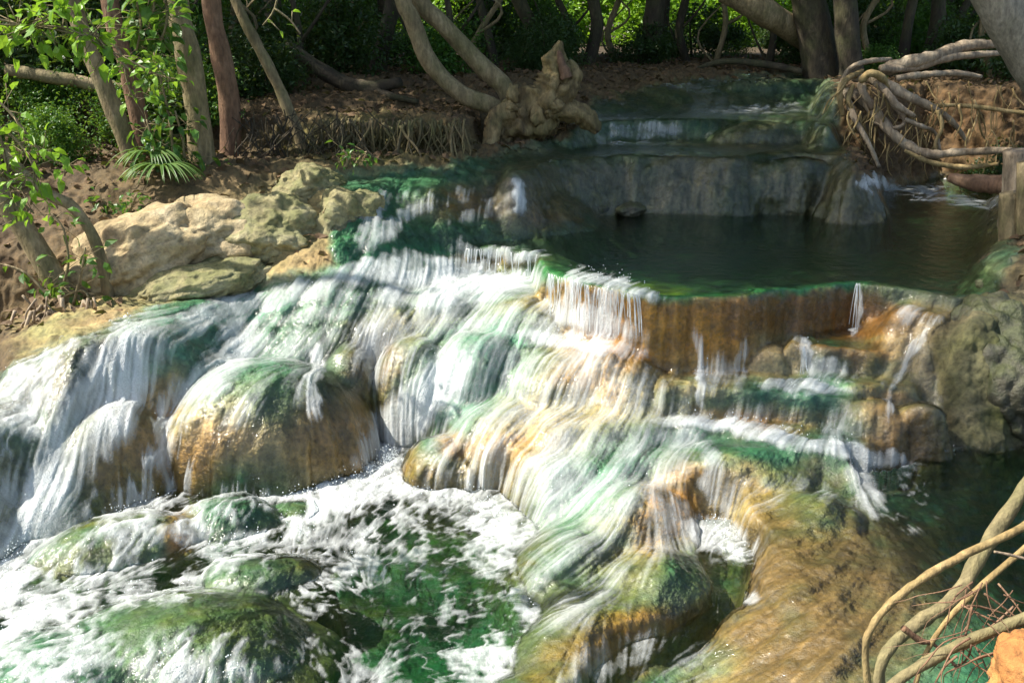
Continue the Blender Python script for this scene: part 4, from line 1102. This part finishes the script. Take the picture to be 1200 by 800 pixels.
for i, (lb, pts_, w_) in enumerate([
    ("woody root running down the left tree's soil face to the rapids", [(90, 372, 5.8), (70, 392, 5.7), (48, 415, 5.65), (40, 440, 5.6)], [12, 10, 8, 5]),
    ("root bending left from the leaning tan trunk", [(84, 366, 5.85), (54, 368, 5.8), (30, 392, 5.75), (22, 425, 5.7)], [12, 9, 7, 5]),
    ("root spreading right from the leaning tan trunk", [(104, 372, 5.85), (124, 384, 5.8), (140, 380, 5.85), (160, 372, 5.9)], [12, 9, 7, 4]),
    ("thin root between the two left tree roots", [(76, 380, 5.75), (62, 400, 5.7), (66, 420, 5.65), (58, 440, 5.6)], [6, 6, 5, 3])]):
    root(lb, pts_, w_, M_ROOT)
d = 9.15
# fine rootlets
def rootlets(label, n, area, d, length, w, mat, seed, down=1.0, spread=.4, name="rootlets"):
    rs = random.Random(seed); gs = []
    x0, y0, x1, y1 = area
    for i in range(n):
        dd = d + rs.uniform(-.12, .12)
        p = PD(rs.uniform(x0, x1), rs.uniform(y0, y1), dd); pts = [p]
        v = Vector((rs.uniform(-spread, spread), rs.uniform(-.35, .05), -down)).normalized()
        for k in range(4):
            v = (v + Vector((rs.uniform(-.5, .5), rs.uniform(-.3, .3), rs.uniform(-.3, .2)))).normalized()
            pts.append(pts[-1] + v * length / 4 * rs.uniform(.6, 1.3))
        r = w * rs.uniform(.5, 1.4)
        gs.append(tube_geo(pts, [r, r * .9, r * .75, r * .5, r * .25], 5, 3, .1, i))
    V, F = merge(gs); o = mesh_py(name, V, F, mat, loc=PD((x0 + x1) / 2, y1, d))
    tag(o, label, None, kind='stuff'); return o
rootlets("fine roots hanging from the soil bank under the pale roots", 90, (990, 95, 1190, 170), 8.85, .35, .008, M_ROOTY, 3)
rootlets("curtain of mossy rootlets hanging from the far left bank", 160, (370, 138, 545, 150), 7.72, .36, .010, bark_mat("mossy rootlet bark", (.08, .06, .03), (.16, .12, .06), (.25, .2, .1), .5), 5, spread=.15)
rootlets("tangle of exposed roots on the left bank soil", 120, (270, 128, 430, 178), 7.5, .34, .0055, M_BARKD, 6, down=.8, spread=.9)
rootlets("roots exposed at the foot of the left tree", 60, (15, 345, 110, 400), 5.75, .4, .011, M_ROOT, 8, down=.8, spread=.6)

# ---- lower right corner: big roots, rootlets and the orange clod
root("thick olive root sweeping down from the right edge", [(1235, 520, 2.9), (1200, 572, 2.85), (1150, 648, 2.75), (1118, 700, 2.7), (1060, 742, 2.65), (1032, 780, 2.6), (1034, 830, 2.6)], [18, 18, 20, 21, 18, 16, 13], M_ROOTG, 14)
root("bent yellow root outermost of the lower right roots", [(1240, 590, 2.7), (1190, 622, 2.65), (1130, 650, 2.6), (1075, 682, 2.55), (1030, 722, 2.5), (1014, 762, 2.5), (1022, 830, 2.5)], [11, 11, 11, 12, 11, 10, 9], M_ROOTY, 12)
root("thin straight yellow root between the lower right roots", [(1240, 610, 2.55), (1180, 660, 2.5), (1120, 715, 2.5), (1085, 765, 2.5), (1068, 820, 2.5)], [8, 9, 8, 7, 7], M_ROOTY, 10)
root("olive root lying lowest across the bottom right corner", [(1240, 706, 2.3), (1190, 728, 2.3), (1130, 752, 2.3), (1075, 782, 2.3), (1030, 815, 2.3)], [17, 17, 15, 15, 14], M_ROOTG, 12)
root("short reddish root forking between the lower right roots", [(1058, 735, 2.5), (1078, 750, 2.5), (1095, 755, 2.5), (1120, 780, 2.5)], [8, 9, 6, 4], M_BARKR, 8)
root("pale broken root stub near the right edge", [(1165, 646, 2.45), (1185, 650, 2.45), (1215, 658, 2.45)], [3, 4, 5], M_ROOT, 8)
rootlets("fine reddish rootlets in the bottom right corner", 46, (1120, 680, 1210, 790), 2.35, .22, .0028, M_BARKR, 9, down=.5, spread=1.6)
boulder("lump of bright orange soil in the bottom right corner", 1232, 812, 2.1, .15, .16, .15, M_CLOD, 0, 0, 70, 5, amp=.35, name="boulder")
# bank mound the big roots grow from, outside the frame
boulder("brown soil bank holding the lower right roots", 1480, 640, 2.9, .42, .6, .7, M_BANK, 0, 0, 71, 5)

# ================================================================== plants
def bush_proto(seed, n, rad, ncl, size, mat, aspect=2.4):
    rs = np.random.RandomState(seed)
    p, cc = cloud_pts(n, rad, ncl, rs, .2)
    p[:, 2] = np.abs(p[:, 2] + rad[2] * .8)
    V, F, Lv = leaves_geo(p, size * rs.uniform(.6, 1.3, n), seed=seed, aspect=aspect)
    o = mesh_np("foliage", V, F, mat, smooth=False, attrs={"Lv": Lv}); d = o.data; bpy.data.objects.remove(o); return d
BUSH = [bush_proto(200 + i, 3600, (1.0, .7, .75), 34, [.10, .14, .09][i % 3], [M_LEAFD, M_LEAFD, M_LEAFM][i % 3], [2.4, 4.0, 2.2][i % 3]) for i in range(4)]
STEM = tube_geo([(0, 0, -.1), (.02, 0, .4), (-.03, .02, .9), (.05, 0, 1.3)], [.03, .025, .02, .008], 6, 4, .1, 1)
so = mesh_py("stem", STEM[0], STEM[1], M_BARKD); STEMD = so.data; bpy.data.objects.remove(so)
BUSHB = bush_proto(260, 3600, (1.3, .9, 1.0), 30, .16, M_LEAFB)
def bush(x, y, z, sc, k, label, group, data=None):
    t = empty("shrub", (x, y, z)); tag(t, label, "shrub", group)
    for nm, dt in (("foliage", data or BUSH[k]), ("stem", STEMD)):
        o = bpy.data.objects.new(nm, dt); COL.objects.link(o); o.parent = t
    t.scale = (sc, sc, sc * random.uniform(.85, 1.15)); t.rotation_euler = (0, 0, random.uniform(0, 6.28)); return t
rb = random.Random(5)
n = 0
for row, (y0, cnt, xw, sc) in enumerate([(11.9, 12, 8.5, .36), (12.6, 9, 7.5, .55), (14.5, 12, 10, .85), (17.0, 13, 12, 1.1), (20.5, 14, 15, 1.4)]):
    for i in range(cnt):
        x = -xw + 2 * xw * (i + .5) / cnt + rb.uniform(-.5, .5)
        if row >= 3 and -3 < x < 5.5: sc_ = .42
        else: sc_ = sc
        if row == 0 and .8 < x < 3.6: continue
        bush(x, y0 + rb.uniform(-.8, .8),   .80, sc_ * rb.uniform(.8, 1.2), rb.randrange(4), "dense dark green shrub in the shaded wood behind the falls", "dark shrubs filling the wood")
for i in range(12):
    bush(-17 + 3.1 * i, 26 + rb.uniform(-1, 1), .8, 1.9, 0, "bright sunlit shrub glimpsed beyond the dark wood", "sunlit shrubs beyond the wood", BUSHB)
for i, (px, py, d, sc, k, lb) in enumerate([
        (20, 200, 8.6, .8, 1, "dark broad leaved shrub at the left edge behind the fallen log"),
        (110, 175, 8.9, .7, 1, "dark shrub filling the gap between the pale left trunks"),
        (190, 130, 8.8, .65, 2, "mid green shrub behind the fern and slim brown trunk"),
        (300, 120, 9.6, .6, 0, "dark shrub behind the reddish twisted trunk"),
        (400, 110, 10.4, .6, 3, "dark shrub above the mossy root bank"),
        (520, 100, 10.6, .5, 2, "mid green shrub behind the twin leaning trunks"),
        (-40, 300, 7.0, .55, 2, "green shrub at the left edge beside the leaning tan trunk"),
        (60, 130, 8.0, .36, 2, "leafy green shrub between the left edge and the leaning pale trunk"),
        (150, 130, 7.9, .34, 2, "leafy green shrub behind the slim straight brown trunk"),
        (235, 90, 8.0, .36, 2, "leafy green shrub behind the thick pale mottled trunk"),
        (70, 230, 7.2, .34, 2, "low green shrub above the slender curved trunk"),
        (190, 40, 7.9, .36, 1, "long leaved shrub high between the pale trunks"),
        (310, 60, 8.8, .40, 1, "long leaved shrub behind the thin bent trunk"),
        (1180, 120, 9.2, .32, 0, "small dark shrub on the soil bank by the right edge"),
        (1120, 60, 11.6, .5, 3, "dark shrub behind the sunlit roots"),
        (1220, 60, 10.6, .6, 0, "dark shrub behind the big grey trunk")]):
    p = PD(px, py, d); bush(p.x, p.y, ground_z(p.x, p.y) - .03, sc, k, lb, None)

for i in range(5):
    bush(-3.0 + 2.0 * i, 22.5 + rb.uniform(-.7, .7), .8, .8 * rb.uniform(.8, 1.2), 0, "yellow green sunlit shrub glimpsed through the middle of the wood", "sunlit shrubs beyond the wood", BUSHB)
# small leafy plants on the left bank
def leafy(label, stems, d, mat, lsize, nl, seed, name="leafy_plant", wstem=4, group=None, stemmat=None):
    rs = np.random.RandomState(seed)
    base = PD(stems[0][0][0], stems[0][0][1], d); t = empty(name, base); tag(t, label, "plant" if "branch" not in name else "branch", group)
    gs = []; pts = []; dr = []
    for s in stems:
        sp = [PD(q[0], q[1], d + (q[2] if len(q) > 2 else 0)) - base for q in s]
        cp, cr = catmull(sp, [wstem * (1 - .6 * i / len(sp)) / 2 / FPX * d for i in range(len(sp))], 8)
        gs.append(tube_geo(sp, [wstem * (1 - .6 * i / len(sp)) / 2 / FPX * d for i in range(len(sp))], 6, 4, .1, 1))
        for k in range(nl):
            q = cp[int(rs.uniform(.15, 1) * (len(cp) - 1))]
            a = rs.normal(size=3) * np.array([1, .6, .7]); a /= np.linalg.norm(a)
            L = rs.uniform(0, 2.2) * lsize
            e = np.array(q) + a * L
            if L > lsize * .8: gs.append(tube_geo([q, Vector(e)], [.0022, .0012], 4, 2, 0, 1))
            pts.append(e); dr.append(a + np.array([0, 0, -.4]) + rs.normal(size=3) * .4)
    V, F = merge(gs); mesh_py("stem", V, F, stemmat or M_BARK, t)
    leaf_object("leaves", np.array(pts), lsize, mat, t, seed, dirs=np.array(dr), aspect=1.9)
    return t
leafy("bright yellow green leafy branch reaching in at the top left corner", [[(-40, 10), (20, 28), (80, 34), (128, 60)], [(-40, 60), (10, 45), (60, 20), (70, 5)], [(-30, 30), (40, 30), (100, 42), (118, 30)]], 3.6, M_LEAFB, .055, 46, 1, "leafy_branch", 3)
leafy("sunlit leafy branch hanging along the left edge", [[(-40, 90), (10, 130), (50, 180), (80, 196)], [(-30, 130), (20, 165), (40, 200), (36, 240)], [(-40, 150), (0, 190), (20, 230), (40, 250)], [(-30, 100), (0, 160), (10, 210), (20, 260)]], 3.9, M_LEAFB, .058, 32, 2, "leafy_branch", 4)
leafy("leafy twig with bright green leaves in front of the pale trunks", [[(60, -20), (110, 40), (150, 80), (170, 100)], [(110, 40), (140, 60), (150, 100), (160, 120)], [(130, 60), (180, 85), (200, 92)]], 5.2, M_LEAFB, .055, 22, 3, "leafy_branch", 3)
leafy("twig with two big bright leaves at the top edge", [[(330, -30), (322, 10), (308, 30)], [(322, 10), (340, 24), (352, 40)]], 2.6, M_LEAFB, .02, 2, 4, "leafy_branch", 3)
leafy("single bright leaf pair hanging from the top edge", [[(215, -40), (222, -10), (230, 2)], [(250, -60), (285, -10), (290, 10)]], 2.4, M_LEAFB, .055, 3, 5, "leafy_branch", 2)
leafy("green leafy sapling beside the leaning tan trunk", [[(70, 345), (80, 310), (75, 270), (60, 250)], [(85, 360), (95, 320), (100, 290)], [(60, 350), (30, 320), (5, 310)], [(70, 350), (95, 340), (105, 350)]], 5.8, M_LEAFM, .07, 18, 6)
leafy("leafy green sapling between the fern and the thick pale trunk", [[(205, 210), (200, 150), (190, 100), (180, 60)], [(215, 215), (215, 170), (205, 130)], [(190, 210), (180, 170), (172, 140)]], 6.9, M_LEAFM, .085, 60, 7)
leafy("low leafy seedlings on the soil below the fern", [[(120, 262), (125, 245), (120, 232)], [(150, 255), (155, 240), (160, 228)], [(100, 300), (98, 280), (105, 265)], [(95, 330), (90, 310), (80, 300)]], 6.5, M_LEAFM, .05, 40, 8)
leafy("hanging leafy vine among the top left trunks", [[(150, -20), (165, 20), (160, 60)], [(190, -20), (196, 20), (188, 50)], [(175, -20), (180, 10), (172, 40)]], 6.6, M_LEAFM, .10, 40, 9)
leafy("small seedlings with green leaves at the far bank roots", [[(405, 196), (408, 184), (402, 176)], [(418, 192), (424, 182), (430, 178)], [(250, 215), (256, 200), (262, 196)]], 7.0, M_LEAFM, .05, 22, 10)
leafy("little plant growing above the cream boulders", [[(240, 262), (244, 248), (238, 240)], [(250, 262), (254, 250), (262, 244)]], 6.6, M_LEAFM, .035, 26, 12)

# the strap leaved fern
def strap_plant(label, px, py, d, n, L, seed):
    rs = random.Random(seed); base = PD(px, py, d); V = []; F = []; Lv = []
    for i in range(n):
        a = rs.uniform(0, 6.28); l = L * rs.uniform(.6, 1.1); w = .011
        p = Vector((0, 0, 0)); v = Vector((math.cos(a) * .5, math.sin(a) * .5, 1)).normalized(); s = Vector((-math.sin(a), math.cos(a), 0))
        lv = rs.random()
        for k in range(9):
            ww = w * (1 - (k / 8) ** 2 * .9); o = len(V)
            V += [p - s * ww, p + v.cross(s) * -.004, p + s * ww]; Lv += [lv] * 3
            if k: F += [(o - 3, o - 2, o + 1, o), (o - 2, o - 1, o + 2, o + 1)]
            v = (v + Vector((math.cos(a) * .12, math.sin(a) * .12, -.30))).normalized(); p = p + v * l / 8
    o = mesh_np("fern", [tuple(v) for v in V], F, M_GRASS, attrs={"Lv": Lv}); o.location = base; tag(o, label, "fern"); return o
strap_plant("pale arching strap leaved fern below the left trunks", 190, 200, 6.75, 80, .33, 3)
strap_plant("smaller arching fern right beside the pale strap leaved fern", 178, 184, 6.9, 50, .34, 4)

# leaf litter on the dry banks
rs = np.random.RandomState(77)
n = 16000
lx = rs.uniform(-7, 7.5, n); ly = rs.uniform(5.5, 15, n)
lz = samp(H, lx, ly); qx, qy = proj(lx, ly, lz)
dryv = np.ones(n, bool)
ii = np.clip(np.searchsorted(phi, np.arctan2(lx, ly)), 1, NPH - 1)
for q in range(n):
    jj = np.searchsorted(RRW[ii[q]], math.hypot(lx[q], ly[q]))
    dryv[q] = stream[ii[q], min(jj, NR - 1)] < .2
pts = np.stack([lx, ly, lz + .02], 1)[dryv]
dirs = rs.normal(size=(len(pts), 3)); dirs[:, 2] *= .25
o = leaf_object("leaf_litter", pts, .075, M_LITTER, None, 5, dirs=dirs, aspect=1.8)
tag(o, "brown dead leaves scattered over the dry banks", kind='stuff')
